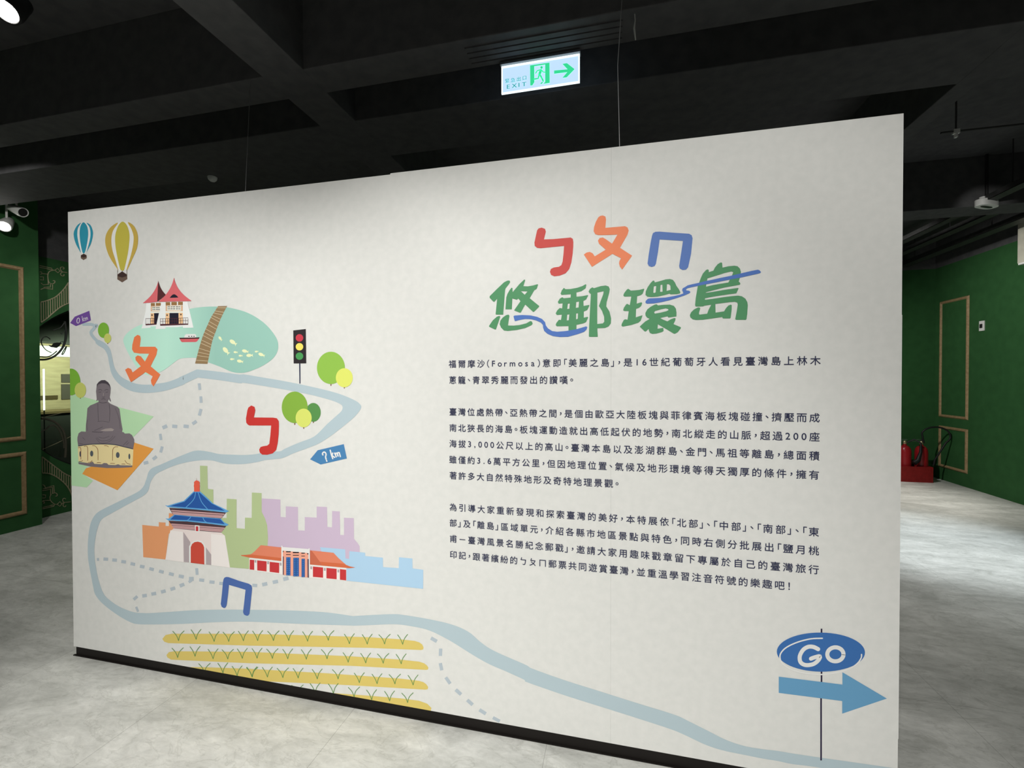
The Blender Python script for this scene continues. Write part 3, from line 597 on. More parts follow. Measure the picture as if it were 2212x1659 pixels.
for l in ((550, 472, 610, 475, 665, 530, 688, 600, 690, 820), (1170, 500, 1100, 500, 1050, 545, 1038, 620, 1035, 830), (350, 495, 400, 480, 440, 530, 442, 830), (215, 525, 260, 515, 280, 560, 280, 800), (1330, 820, 1380, 890, 1470, 920), (835, 470, 890, 472, 940, 500), (660, 880, 710, 875, 760, 882), (980, 895, 1030, 892, 1090, 898), (450, 875, 510, 865, 550, 825), (230, 845, 290, 845, 325, 825), (1250, 912, 1300, 908, 1340, 914)): p.stroke(zt(*l), 1, pl, 3.6, True, False)
p.build('base', stt, label='round cream base with oval windows')

# --- city silhouettes
p = Print(); p.poly(z7(152, 795, 350, 815, 350, 762, 430, 768, 430, 808, 470, 808, 470, 655, 540, 660, 560, 860, 470, 900, 430, 1208, 165, 1180), I('city_orange', 212, 146, 102, 208), 1); p.build('printed_skyline', panel, label='orange skyline block')
p = Print(); cg = I('city_green', 168, 184, 138, 210)
p.poly(z7(842, 88, 930, 92, 935, 365, 1000, 372, 1005, 700, 850, 700), cg, 2); p.poly(z7(1040, 900, 1090, 712, 1160, 712, 1162, 482, 1278, 490, 1278, 833, 1378, 842, 1380, 708, 1460, 712, 1462, 408, 1578, 415, 1580, 640, 1620, 720, 1645, 800, 1655, 950, 1648, 1080, 1440, 1190, 1432, 1320, 1200, 1302, 1060, 1100), cg, 2)
p.build('printed_skyline', panel, label='green skyline with tall tower')
p = Print(); p.poly(z8(33, 203, 253, 215, 256, 423, 318, 428, 318, 297, 463, 305, 466, 583, 545, 587, 545, 425, 687, 432, 687, 300, 810, 305, 815, 543, 870, 548, 872, 352, 963, 358, 968, 638, 1013, 640, 1013, 433, 1130, 438, 1133, 685, 1180, 740, 1200, 775, 1202, 870, 1080, 930, 900, 1000, 300, 900, 105, 800, 60, 600, 20, 390), I('city_purple', 192, 174, 196, 212), 1); p.build('printed_skyline', panel, label='lilac skyline')
p = Print(); p.poly(z8(728, 785, 1028, 810, 1032, 918, 1075, 925, 1078, 832, 1265, 850, 1268, 890, 1478, 910, 1480, 1022, 1668, 1035, 1670, 905, 1830, 920, 1833, 1038, 1960, 1055, 1958, 1282, 1045, 1185, 800, 1000), I('city_blue', 168, 200, 226, 216), 2); p.build('printed_skyline', panel, label='light blue skyline at the right end')

# --- white hall with blue double roof
nv, lb, pk, um, shg, rd = I('roof_blue', 38, 84, 156, 212), I('roof_edge', 92, 158, 210, 212), I('eave_pink', 190, 150, 152, 212), I('eave_dark', 74, 54, 60, 212), I('hall_grey', 168, 156, 160, 212), I('door_red', 192, 72, 58, 212)
wl_, wl2 = mat('ink_wall', ink(224, 218, 216, 210), .55), mat('ink_hall_wall', ink(218, 206, 204, 210), .55)
p = Print()
p.poly(z7(535, 832, 1092, 884, 1140, 925, 1000, 1270, 650, 1238, 490, 868), wl2, 3); p.poly(z7(490, 858, 640, 878, 648, 1240, 430, 1210), wl_, 4); p.poly(z7(975, 902, 1140, 920, 1202, 1306, 978, 1275), wl_, 4)
p.poly(z7(645, 878, 728, 1000, 716, 1242, 650, 1236), shg, 4); p.poly(z7(912, 1060, 978, 1150, 978, 1274, 912, 1266), shg, 4)
p.poly(z7(714, 1242, 714, 1050, 738, 1008, 770, 985, 815, 975, 865, 985, 898, 1025, 914, 1065, 916, 1268), WHITE, 5); p.poly(z7(734, 1246, 734, 1060, 750, 1022, 780, 1000, 818, 994, 858, 1005, 882, 1032, 894, 1065, 896, 1266), rd, 6)
for ev, bands in ((z7(475, 592, 670, 602, 930, 625, 1152, 648, 1092, 722, 820, 692, 520, 672), ((500, 622, 1135, 668), (510, 645, 1118, 690), (518, 662, 1105, 706))), (z7(470, 748, 690, 755, 930, 780, 1157, 808, 1097, 886, 840, 865, 535, 836), ((500, 785, 1140, 835), (512, 806, 1122, 855), (522, 824, 1108, 872)))):
    p.poly(ev, um, 5)
    for x0, y0, x1, y1 in bands: p.stroke(z7(x0, y0, x1, y1), 2.9, pk, 6, False, False)
p.poly(z7(540, 670, 700, 688, 880, 700, 1092, 718, 1128, 758, 1188, 790, 1160, 806, 930, 777, 690, 752, 470, 743, 432, 718, 470, 720), lb, 7)
p.poly(z7(545, 677, 700, 693, 1086, 724, 1122, 764, 1142, 786, 940, 762, 690, 736, 490, 730), nv, 8)
p.poly(z7(768, 395, 847, 395, 920, 460, 1000, 538, 1100, 585, 1192, 630, 1152, 646, 930, 622, 670, 601, 460, 581, 426, 558, 460, 565, 540, 540, 650, 508), lb, 7)
p.poly(z7(774, 405, 838, 405, 905, 466, 985, 538, 1090, 592, 1142, 626, 945, 606, 690, 586, 486, 570, 560, 547, 662, 516), nv, 8)
for l in ((795, 400, 770, 490, 670, 592), (822, 400, 865, 520, 942, 612), (740, 690, 715, 725, 670, 752), (878, 702, 900, 745, 940, 772)): p.stroke(z7(*l), 1.5, lb, 9, True, False)
p.poly(z7(775, 397, 775, 345, 771, 330, 776, 300, 772, 290, 785, 270, 805, 262, 830, 270, 843, 290, 839, 310, 844, 330, 840, 350, 843, 397), I('finial', 218, 92, 70, 212), 9); p.stroke(z7(802, 262, 802, 235), .5, pk, 9, False, False)
p.poly(z7(785, 796, 840, 801, 840, 886, 789, 881), WHITE, 9); p.poly(z7(797, 810, 826, 812, 826, 869, 797, 867), I('plaque_red', 186, 52, 60, 212), 10)
p.build('printed_hall', panel, label='white hall with blue double roof and red door')
# --- gate with orange roof
zg = zoom(520, 1170, 8.508); ro, ro2, rp_ = I('gate_roof', 212, 124, 96, 212), I('gate_roof_low', 200, 102, 66, 212), I('gate_red', 188, 52, 56, 212)
bl_, pkp = I('gate_blue', 40, 84, 150, 212), I('gate_pink', 226, 158, 136, 212)
p = Print()
p.poly(zg(160, 300, 778, 372, 782, 608, 160, 516), wl_, 3); p.poly(zg(1265, 430, 1945, 505, 1945, 716, 1265, 662), wl_, 3)
for q in ((170, 325, 252, 335, 252, 520, 168, 510), (305, 342, 480, 360, 478, 546, 307, 526), (535, 368, 712, 388, 710, 576, 535, 553), (1330, 455, 1517, 473, 1517, 662, 1330, 645), (1578, 480, 1766, 498, 1766, 690, 1578, 672), (1826, 502, 1941, 516, 1941, 711, 1826, 698)): p.poly(zg(*q), rp_, 4)
for x in (275, 508, 738, 1300, 1548, 1797): p.poly(zg(x-16, 330+(x-275)*.118, x+16, 333+(x-275)*.118, x+16, 385+(x-275)*.118, x-16, 382+(x-275)*.118), shg, 4)
p.poly(zg(160, 293, 758, 352, 776, 385, 160, 327), WHITE, 4); p.poly(zg(1268, 412, 1945, 478, 1945, 512, 1268, 442), WHITE, 4)
p.poly(zg(375, 63, 757, 105, 757, 300, 170, 245, 205, 220, 240, 195, 290, 148, 340, 95), ro, 5); p.poly(zg(185, 232, 757, 300, 757, 356, 165, 291, 15, 257, 12, 245, 100, 242), ro2, 6)
p.poly(zg(1278, 158, 1708, 202, 1800, 300, 1890, 380, 1940, 420, 1278, 372), ro, 5); p.poly(zg(1278, 352, 1880, 402, 1940, 425, 2010, 452, 2112, 474, 2000, 486, 1278, 418), ro2, 6)
p.poly(zg(1278, 158, 1310, 165, 1500, 425, 1278, 412), I('gate_roof_rust', 190, 100, 74, 212), 7)
p.poly(zg(752, 68, 772, 75, 778, 96, 1250, 132, 1255, 118, 1274, 125, 1276, 432, 1257, 662, 780, 607, 752, 380), WHITE, 7); p.poly(zg(780, 162, 1250, 208, 1255, 657, 780, 606), pkp, 8)
for x0, x1, ya, yb in ((840, 925, 172, 192), (965, 1075, 186, 208), (1120, 1185, 200, 218), (840, 925, 229, 242), (965, 1075, 240, 254), (1120, 1185, 256, 268), (780, 795, 165, 190), (1230, 1250, 208, 232)): p.rect(zg, x0, ya, x1, yb, DARK, 9)
for x0, x1, ya, yb in ((842, 922, 282, 616), (972, 1076, 292, 634), (1124, 1185, 310, 648)):
    p.rect(zg, x0, ya, x1, yb, bl_, 9)
    nx = 2 if x1-x0 > 70 else 1
    for k in range(9):
        for j in range(nx):
            cx = x0 + (x1-x0)*(j+.5)/nx; cy = ya+(yb-ya)*(k+.5)/9; p.poly(zg(*[v for e in ellipse(cx, cy, 13, 11, 8) for v in e]), I('gate_blue_light', 66, 118, 178, 212), 10)
for q in ((780, 268, 797, 272, 797, 606, 780, 604), (1232, 315, 1256, 318, 1256, 659, 1234, 655)): p.poly(zg(*q), I('gate_plum', 74, 50, 74, 212), 9)
p.build('printed_gate', panel, label='long orange-roofed gate with red panels')
# --- crop rows
soil, leafm = I('soil', 216, 194, 108, 221), I('sprout', 96, 138, 76, 214)
rows = [
 ([(351, 1380), (358, 1371.5), (372, 1368.8), (540, 1369), (690, 1373), (800, 1376.5), (866, 1381), (896, 1384.3), (906, 1387.5), (912, 1392), (915, 1398), (914.5, 1402.5), (910, 1404), (800, 1399.3), (540, 1394.5), (364, 1389), (355, 1386)],
  z9(1250, 518, 1460, 502, 1675, 528, 1850, 528, 2025, 520, 2195, 518) + z10(188, 345, 310, 345, 460, 350, 625, 343, 793, 370, 935, 373, 1073, 372, 1217, 375)),
 ([(359.8, 1415), (365, 1408.5), (377, 1406.6), (540, 1408), (757, 1417.5), (865.5, 1424.8), (905, 1429), (916, 1432.5), (922, 1437), (925.5, 1442), (924.5, 1446), (920, 1446.8), (757, 1438), (540, 1432.5), (369.8, 1424.8), (362, 1420)],
  z9(1240, 720, 1448, 705, 1663, 735, 1838, 738, 2012, 730) + z10(58, 485, 180, 487, 302, 490, 450, 493, 615, 490, 783, 517, 923, 523, 1062, 525, 1205, 530)),
 ([(405, 1441), (440, 1441), (540, 1444.6), (702.7, 1454), (865.5, 1465.8), (905, 1470.5), (915, 1473.5), (921, 1478), (925, 1484), (924, 1488.5), (919, 1489.6), (757, 1480), (616, 1473.5), (540, 1470), (400, 1465)],
  z9(1560, 905, 1780, 902, 1950, 938, 2130, 952) + z10(17, 633, 140, 635, 263, 640, 385, 643, 537, 650, 703, 650, 872, 680, 1013, 688, 1155, 690, 1300, 698)),
 ([(600, 1490), (727, 1497.5), (784, 1501.6), (865.5, 1508.4), (905, 1513.5), (923, 1520), (932, 1529), (930.6, 1535), (900, 1536), (600, 1530)],
  z10(380, 775, 520, 762, 665, 765, 830, 792, 970, 815, 1113, 825, 1256, 838))]
for ri, (poly, sp) in enumerate(rows):
    p = Print(); p.poly(poly, soil, 1)
    for k, (x, y) in enumerate(sp):
        a, c = (11, 20.5) if k % 3 else (12.5, 20)
        p.stroke([(x, y), (x-4.5, y-11), (x-a, y-c)], 1.5, leafm, 2, True, True); p.stroke([(x, y), (x+3.5, y-12), (x+a-.5, y-c-1)], 1.5, leafm, 2, True, True)
    p.build('printed_crop_row', panel, label=('top', 'second', 'third', 'lowest')[ri]+' yellow crop row with green sprouts')

# --- GO sign post
zo = zoom(1640, 1330, 5.044)
p = Print(); p.rect(zo, 669, 140, 687, 720, I('post_navy', 44, 38, 62, 205), 2); p.rect(zo, 664, 890, 682, 1575, I('post_navy', 44, 38, 62, 205), 2)
p.poly(zo(*[v for e in ellipse(671, 395, 480, 213, 56, .012) for v in e]), I('go_blue', 52, 98, 158, 202), 3)
p.stroke(zo(686, 244, 560, 250, 420, 285, 300, 340, 238, 400, 225, 455, 250, 515, 330, 575, 450, 615, 600, 635, 700, 637, 850, 617, 980, 575, 1065, 520, 1108, 460, 1113, 420), 2.9, WHITE, 4)
p.stroke(zo(640, 362, 590, 338, 530, 337, 475, 372, 440, 440, 450, 505, 505, 535, 585, 525, 640, 485, 660, 440, 605, 450, 562, 466), 8.8, WHITE, 5)
e = zo(*[v for q in ellipse(828, 418, 88, 76, 26) for v in q]); p.stroke(e + e[:1], 8.8, WHITE, 5)
p.poly(zo(212, 662, 905, 748, 905, 614, 1388, 900, 903, 1064, 903, 927, 212, 838), I('go_arrow', 92, 142, 178, 202), 4)
p.build('printed_go_sign', panel, label='blue oval GO sign with arrow to the right')

# --- lone phonetic letters on the map and the coloured title letters
red_l, or_l, bl_l = I('letter_red', 190, 52, 48, 212), I('letter_orange', 218, 116, 72, 208), I('letter_blue', 70, 98, 160, 210)
red_t, or_t, bl_t = I('title_red', 200, 76, 72, 222), I('title_orange', 232, 132, 92, 222), I('title_blue', 88, 120, 186, 222)
def letter(label, px, m, layer=4, n=4):
    p = Print(); p.poly(px, m, layer); p.build('printed_letter', panel, label=label)
zm = zoom(460, 1210, 11.85)
letter('red letter on the map', z6(303, 1140, 315, 1108, 350, 1083, 388, 1100, 398, 1140, 380, 1226, 610, 1228, 655, 1236, 678, 1270, 680, 1330, 676, 1430, 664, 1540, 646, 1615, 605, 1655, 540, 1672, 480, 1670, 452, 1645, 444, 1610, 460, 1580, 490, 1570, 540, 1562, 565, 1540, 578, 1430, 587, 1322, 330, 1322, 308, 1312, 290, 1288, 286, 1240), red_l)
letter('orange letter by the lake', z5(335, 820, 375, 792, 405, 805, 412, 840, 400, 935, 585, 935, 612, 965, 600, 1030, 530, 1168, 645, 1265, 565, 1410, 540, 1375, 533, 1335, 555, 1288, 470, 1238, 295, 1358, 225, 1210, 260, 1187, 295, 1200, 315, 1242, 412, 1168, 352, 1095, 348, 1060, 375, 1038, 415, 1050, 462, 1112, 512, 1018, 400, 1016, 330, 1005, 308, 965, 312, 910), or_l)
letter('blue letter above the bottom road', zm(276, 490, 295, 450, 340, 428, 400, 430, 700, 535, 920, 600, 985, 640, 1008, 710, 990, 900, 965, 1150, 940, 1370, 905, 1418, 860, 1420, 800, 1390, 775, 1330, 800, 1120, 840, 755, 640, 695, 415, 630, 395, 850, 355, 1150, 330, 1205, 290, 1225, 230, 1195, 205, 1120, 235, 860, 262, 560), bl_l)
zA, zB, zF, zG = zoom(1050, 440, 5.53), zoom(1340, 440, 5.531), zoom(1320, 560, 9.217), zoom(1480, 560, 11.85)
letter('red title letter', zA(610, 320, 628, 296, 665, 287, 705, 302, 715, 335, 692, 428, 800, 424, 960, 410, 1010, 405, 1036, 420, 1043, 460, 1042, 510, 1035, 600, 1020, 700, 995, 780, 950, 832, 880, 860, 815, 868, 778, 852, 763, 815, 775, 780, 810, 763, 870, 755, 900, 735, 915, 690, 925, 600, 932, 505, 800, 518, 650, 533, 610, 528, 582, 505, 578, 465, 592, 400), red_t)
letter('orange title letter', zA(1340, 165, 1365, 147, 1395, 142, 1425, 155, 1433, 190, 1425, 290, 1659, 270, 1690, 285, 1704, 322, 1690, 370, 1600, 528, 1744, 622, 1626, 787, 1600, 755, 1588, 715, 1593, 685, 1612, 652, 1510, 600, 1265, 755, 1168, 608, 1200, 585, 1240, 577, 1275, 595, 1298, 630, 1430, 550, 1350, 480, 1337, 442, 1355, 412, 1395, 405, 1430, 425, 1505, 478, 1570, 370, 1450, 375, 1340, 376, 1305, 365, 1285, 330, 1290, 280, 1310, 220), or_t)
letter('blue title letter', zB(378, 385, 390, 352, 420, 337, 470, 335, 660, 350, 820, 360, 852, 378, 863, 415, 845, 600, 810, 760, 785, 788, 745, 793, 710, 775, 702, 745, 725, 600, 748, 445, 470, 428, 450, 580, 425, 720, 410, 745, 375, 757, 340, 745, 325, 715, 340, 600, 365, 450), bl_t)

# --- green brush-style title characters, each its own part, and the two blue swashes
def glyph(label, parts):
    p = Print()
    for outer, holes in parts: p.poly(outer, GREEN, 4, holes)
    p.build('title_character', panel, label=label)
glyph('first green title character', [
    (zA(255, 920, 280, 918, 288, 935, 280, 952, 235, 1010, 228, 1030, 205, 1325, 118, 1325, 115, 1315, 133, 1135, 100, 1172, 85, 1168, 42, 1122, 45, 1105, 130, 1020, 215, 940), ()),
    (zA(232, 1262, 242, 1120, 255, 1080, 280, 1035, 305, 1004, 316, 1008, 318, 1058, 345, 1025, 400, 960, 455, 908, 468, 908, 465, 925, 446, 986, 500, 988, 560, 978, 615, 962, 622, 968, 605, 1018, 575, 1035, 522, 1130, 635, 1222, 633, 1232, 575, 1290, 562, 1293, 468, 1205, 415, 1300, 405, 1302, 335, 1275, 412, 1165, 385, 1133, 370, 1148, 315, 1132, 308, 1262), (zA(415, 1045, 497, 1048, 462, 1088),)),
    (zA(130, 1350, 160, 1340, 170, 1350, 120, 1500, 108, 1503, 38, 1470, 36, 1460, 80, 1395), ()),
    (zA(240, 1332, 270, 1325, 280, 1340, 262, 1455, 330, 1457, 400, 1450, 480, 1430, 530, 1402, 548, 1408, 557, 1432, 545, 1450, 470, 1485, 370, 1508, 260, 1520, 215, 1515, 180, 1480, 163, 1440, 170, 1400, 200, 1360), ())])
glyph('second green title character', [
    (zA(930, 1006, 950, 1022, 1010, 1020, 1090, 1005, 1150, 985, 1190, 962, 1198, 970, 1190, 1010, 1140, 1045, 1080, 1060, 1080, 1112, 1150, 1105, 1215, 1092, 1220, 1098, 1195, 1145, 1163, 1162, 1165, 1222, 1230, 1210, 1234, 1218, 1210, 1270, 1168, 1288, 1167, 1362, 1212, 1352, 1220, 1360, 1195, 1415, 1160, 1430, 1080, 1448, 1080, 1503, 985, 1515, 985, 1462, 845, 1465, 832, 1450, 840, 1425, 870, 1387, 895, 1390, 905, 1325, 845, 1330, 832, 1310, 850, 1275, 880, 1246, 908, 1252, 915, 1190, 868, 1195, 857, 1175, 880, 1135, 910, 1118, 930, 1130, 1010, 1122, 1012, 1082, 900, 1090, 890, 1075, 905, 1035),
     (zA(977, 1195, 1000, 1192, 995, 1255, 970, 1258), zA(1077, 1175, 1110, 1168, 1105, 1240, 1072, 1245), zA(970, 1325, 995, 1322, 988, 1392, 964, 1395), zA(1077, 1312, 1098, 1308, 1095, 1375, 1075, 1382))),
    (zA(1268, 1000, 1290, 1010, 1370, 985, 1430, 978, 1465, 990, 1478, 1022, 1470, 1070, 1440, 1180, 1436, 1228, 1475, 1290, 1493, 1370, 1490, 1430, 1465, 1465, 1420, 1485, 1330, 1488, 1330, 1510, 1335, 1585, 1330, 1591, 1232, 1591, 1228, 1580, 1232, 1450, 1252, 1078, 1238, 1070, 1225, 1050, 1240, 1020), (zA(1330, 1062, 1405, 1045, 1400, 1080, 1370, 1160, 1348, 1222, 1385, 1280, 1410, 1350, 1412, 1410, 1395, 1430, 1328, 1438, 1328, 1250),))])
glyph('third green title character', [
    (zF(340, 588, 395, 625, 480, 620, 570, 610, 655, 588, 661, 600, 630, 685, 590, 715, 520, 738, 510, 886, 560, 870, 605, 858, 620, 875, 600, 930, 560, 965, 498, 990, 492, 1158, 560, 1135, 627, 1116, 590, 1225, 540, 1265, 400, 1310, 230, 1342, 205, 1320, 215, 1280, 250, 1215, 275, 1196, 328, 1204, 352, 1032, 265, 1032, 240, 1015, 255, 965, 300, 900, 320, 888, 372, 915, 402, 742, 265, 745, 243, 720, 260, 675, 310, 610), ()),
    (zF(830, 430, 850, 425, 862, 435, 870, 462, 960, 440, 1090, 402, 1170, 395, 1230, 412, 1270, 462, 1300, 530, 1350, 600, 1380, 660, 1370, 680, 1310, 695, 1185, 700, 1165, 685, 1060, 715, 920, 745, 800, 753, 720, 745, 685, 710, 690, 640, 730, 555, 790, 470), (zF(850, 545, 872, 532, 898, 535, 887, 660, 865, 672, 840, 668), zF(985, 512, 1020, 505, 1025, 645, 1005, 650, 975, 648), zF(1112, 497, 1150, 495, 1180, 525, 1186, 610, 1105, 632))),
    (zF(870, 903, 907, 898, 935, 920, 1050, 908, 1170, 905, 1250, 930, 1290, 985, 1302, 1060, 1300, 1140, 1140, 1160, 1125, 1137, 1060, 1150, 975, 1170, 1040, 1205, 1120, 1237, 1190, 1195, 1260, 1170, 1285, 1180, 1275, 1225, 1242, 1292, 1390, 1355, 1388, 1375, 1330, 1450, 1270, 1485, 1240, 1477, 1100, 1390, 1042, 1357, 932, 1295, 925, 1385, 1040, 1366, 1045, 1430, 1010, 1450, 900, 1480, 820, 1487, 775, 1467, 755, 1425, 748, 1388, 690, 1440, 665, 1432, 573, 1345, 580, 1330, 680, 1240, 770, 1187, 715, 1160, 685, 1120, 682, 1070, 720, 1000, 790, 945), (zF(855, 1055, 880, 1030, 1000, 995, 1090, 977, 1135, 990, 1142, 1015, 1100, 1035, 980, 1065, 870, 1083),))])
glyph('fourth green title character', [
    (zG(890, 92, 925, 83, 945, 100, 955, 217, 1100, 183, 1260, 167, 1340, 182, 1400, 240, 1427, 330, 1400, 475, 1368, 575, 1400, 598, 1412, 635, 1390, 655, 1250, 680, 1000, 725, 800, 775, 620, 820, 515, 850, 540, 860, 700, 838, 1000, 785, 1350, 736, 1366, 750, 1310, 872, 1100, 900, 800, 945, 620, 975, 510, 1000, 500, 1030, 520, 1038, 700, 1015, 1000, 970, 1200, 945, 1350, 933, 1450, 950, 1540, 1010, 1590, 1100, 1602, 1180, 1588, 1400, 1570, 1530, 1550, 1551, 1300, 1551, 1280, 1530, 1320, 1330, 1346, 1160, 1333, 1110, 1270, 1090, 1150, 1098, 900, 1130, 772, 1145, 777, 1367, 900, 1350, 995, 1335, 1040, 1260, 1100, 1190, 1165, 1163, 1192, 1180, 1190, 1280, 1165, 1490, 1150, 1516, 965, 1516, 945, 1480, 700, 1515, 450, 1550, 280, 1556, 190, 1537, 130, 1480, 120, 1430, 150, 1360, 220, 1290, 330, 1233, 375, 1238, 385, 1260, 355, 1370, 355, 1410, 370, 1418, 562, 1395, 600, 1290, 668, 1163, 490, 1190, 460, 1207, 270, 1212, 253, 1180, 270, 1000, 320, 700, 360, 590, 400, 480, 450, 370, 530, 280, 575, 260, 602, 275, 605, 332, 720, 295, 760, 215, 830, 130),
     (zG(570, 490, 800, 420, 1000, 355, 1180, 312, 1230, 330, 1200, 410, 1140, 530, 1105, 597, 900, 630, 700, 665, 533, 705, 540, 640, 560, 545),))])
p = Print(); p.poly(zA(328, 1345, 340, 1337, 430, 1330, 530, 1335, 610, 1352, 670, 1378, 705, 1415, 715, 1455, 740, 1490, 790, 1522, 850, 1530, 950, 1522, 1080, 1500, 1195, 1466, 1210, 1475, 1200, 1505, 1170, 1532, 1090, 1560, 980, 1590, 880, 1593, 800, 1582, 735, 1555, 695, 1520, 682, 1480, 680, 1450, 655, 1420, 600, 1395, 540, 1380, 470, 1377, 410, 1387, 350, 1403, 342, 1398), SWASH, 5); p.build('title_swash', panel, label='blue swash under the first two title characters')
p = Print(); p.poly(zF(683, 862, 690, 830, 730, 790, 770, 780, 900, 775, 1080, 765, 1250, 735, 1380, 705, 1437, 682, 1430, 650, 1412, 615, 1425, 580, 1480, 550) + zG(60, 672, 150, 648, 350, 605, 500, 565, 700, 525, 900, 480, 1150, 430, 1430, 363, 1700, 300, 1860, 270, 1900, 285, 1940, 330, 1920, 355, 1850, 375, 1600, 430, 1400, 475, 1100, 530, 800, 590, 520, 645, 320, 685, 150, 720, 60, 742, 25, 770, 20, 790, 40, 800, 100, 808, 135, 840, 110, 870) + zF(1450, 725, 1300, 775, 1150, 820, 1000, 855, 850, 880, 710, 886), SWASH, 5); p.build('title_swash', panel, label='long blue swash through the last two title characters')

# --- text paragraphs
fc = bpy.data.curves.new('type', 'FONT'); fo = bpy.data.objects.new('type', fc); COL.objects.link(fo); fc.resolution_u = 4
GL = {}
def glyph_mesh(ch, bold):
    k = (ch, bold)
    if k not in GL:
        fc.body = ch; fc.offset = bold; dg = bpy.context.evaluated_depsgraph_get(); dg.update(); ev = fo.evaluated_get(dg); m = ev.to_mesh()
        vs = [(v.co.x, v.co.y) for v in m.vertices]; fs = [tuple(f.vertices) for f in m.polygons]
        ev.to_mesh_clear(); GL[k] = (vs, fs)
    return GL[k]
HALF = {'，': .56, '、': .56, '。': .58, '「': .5, '」': .5, '（': .48, '）': .5, '！': .55, ',': .5, '.': .5}
LATIN = {'F': .62, 'o': .66, 'r': .5, 'm': .9, 's': .58, 'a': .66}
def adv(c): return HALF.get(c) or LATIN.get(c) or (.64 if c.isdigit() else 1.0)
def text_line(P, s, ul, ur, v, em, y=-.0018, bold=.009, m=None):
    wd = [adv(c) for c in s]; cs = []; t = 0
    for q in wd: cs.append(t+q/2); t += q
    # ul, ur are the ink edges of the first and last glyph
    first, last = em*.46*min(1, wd[0]*1.02), em*.46*(wd[-1] if wd[-1] == 1 else .35)
    a, b = ul+first, ur-last
    for c, q in zip(s, cs):
        x = a + (b-a)*(q-cs[0])/(cs[-1]-cs[0]); vs, fs = glyph_mesh(c, 0)
        x0, x1 = min(p[0] for p in vs), max(p[0] for p in vs); y0, y1 = min(p[1] for p in vs), max(p[1] for p in vs)
        if c in '，、。':   cx, cy = (x0+x1)/2, (y0+y1)/2 + (.0 if c != '，' else .03)
        elif c in '「」（）': cx, cy = (x0+x1)/2, .385
        elif ord(c) < 128:  cx, cy = (x0+x1)/2, .345
        else:               cx, cy = .5 if ord(c) > 0x3000 and c not in '！' else (x0+x1)/2, .385
        off = {'「': .10, '」': -.10}.get(c, 0)*em
        for k, (sx, sy) in enumerate(((0, 0), (bold, 0), (-bold, 0), (0, bold), (0, -bold))):
            P.add([(x+off+(p[0]-cx+sx)*em, y-k*3e-5, v+(p[1]-cy+sy)*em) for p in vs], fs, m or NAVY)
LINES = [[('福爾摩沙（Formosa）意即「美麗之島」，是16世紀葡萄牙人看見臺灣島上林木', 970, 1772, 786.4, 778.4), ('蔥籠、青翠秀麗而發出的讚嘆。', 970.5, 1238, 821, 820.5)],
  [('臺灣位處熱帶、亞熱帶之間，是個由歐亞大陸板塊與菲律賓海板塊碰撞、擠壓而成', 971, 1770, 890.2, 901), ('南北狹長的海島。板塊運動造就出高低起伏的地勢，南北縱走的山脈，超過200座', 971, 1770, 924.6, 942.5), ('海拔3,000公尺以上的高山。臺灣本島以及澎湖群島、金門、馬祖等離島，總面積', 971, 1769.5, 958.9, 983.3), ('雖僅約3.6萬平方公里，但因地理位置、氣候及地形環境等得天獨厚的條件，擁有', 971, 1769, 993.3, 1024.6), ('著許多大自然特殊地形及奇特地理景觀。', 971.5, 1336, 1027.9, 1043.3)],
  [('為引導大家重新發現和探索臺灣的美好，本特展依「北部」、「中部」、「南部」、「東', 971.5, 1768.5, 1096.3, 1147.4), ('部」及「離島」區域單元，介紹各縣市地區景點與特色，同時右側分批展出「鹽月桃', 971.5, 1768.5, 1130.3, 1187.8), ('甫－臺灣風景名勝紀念郵戳」，邀請大家用趣味戳章留下專屬於自己的臺灣旅行', 971.8, 1768.3, 1164.5, 1228.7), ('印記，跟著繽紛的ㄅㄆㄇ郵票共同遊賞臺灣，並重溫學習注音符號的樂趣吧！', 972, 1708, 1198.7, 1263.8)]]
for k, para in enumerate(LINES):
    for j, (s, xl, xr, yl_, yr_) in enumerate(para):
        p = Print(); A, B = at(xl, yl_, 1, 0), at(xr, yr_, 1, 0)
        text_line(p, s, A.x, B.x, (A.z+B.z)/2, .0355)
        p.build('printed_text_line', panel, label='dark blue Chinese text, line %s of the %s paragraph' % (('one', 'two', 'three', 'four', 'five')[j], ('first', 'second', 'third')[k]))

# ------------------------------------------------------------------ emergency exit sign under the beam
YE = .40
tl_, tr_, br_ = at(1083.3, 137.6, 1, YE), at(1251.9, 109.4, 1, YE), at(1252.7, 179.3, 1, YE); bl2 = at(1084, 203.4, 1, YE)
x0, x1, zt_, zb_ = (tl_.x+bl2.x)/2, (tr_.x+br_.x)/2, ZBM-.013, (bl2.z+br_.z)/2
ex = thing('exit_sign', 'lit green and white emergency exit sign hanging from the ceiling beam', 'exit sign', ((x0+x1)/2, YE, zt_))
b = MB(); b.box((x0-.004, YE-.02, zt_-.012), (x1+.004, YE+.02, zt_), mat('sign_cap', (.25, .26, .28), .4, .4, .6)); b.build('mount', ex)
plate = mat('sign_glow', (.7, .82, .95), .3, emit=(.50, .70, .92), estr=1.05); rim = mat('sign_edge_glow', (.9, .95, 1), .3, emit=(.80, .97, 1), estr=1.5)
gsign = mat('sign_green_glow', (.05, .6, .3), .3, emit=(.04, .72, .30), estr=.95); tsign = mat('sign_text_glow', (.05, .5, .45), .3, emit=(.03, .40, .40), estr=.75)
b = MB(); b.box((x0+.006, YE-.004, zb_+.006), (x1-.006, YE+.004, zt_-.022), plate); b.build('plate', ex)
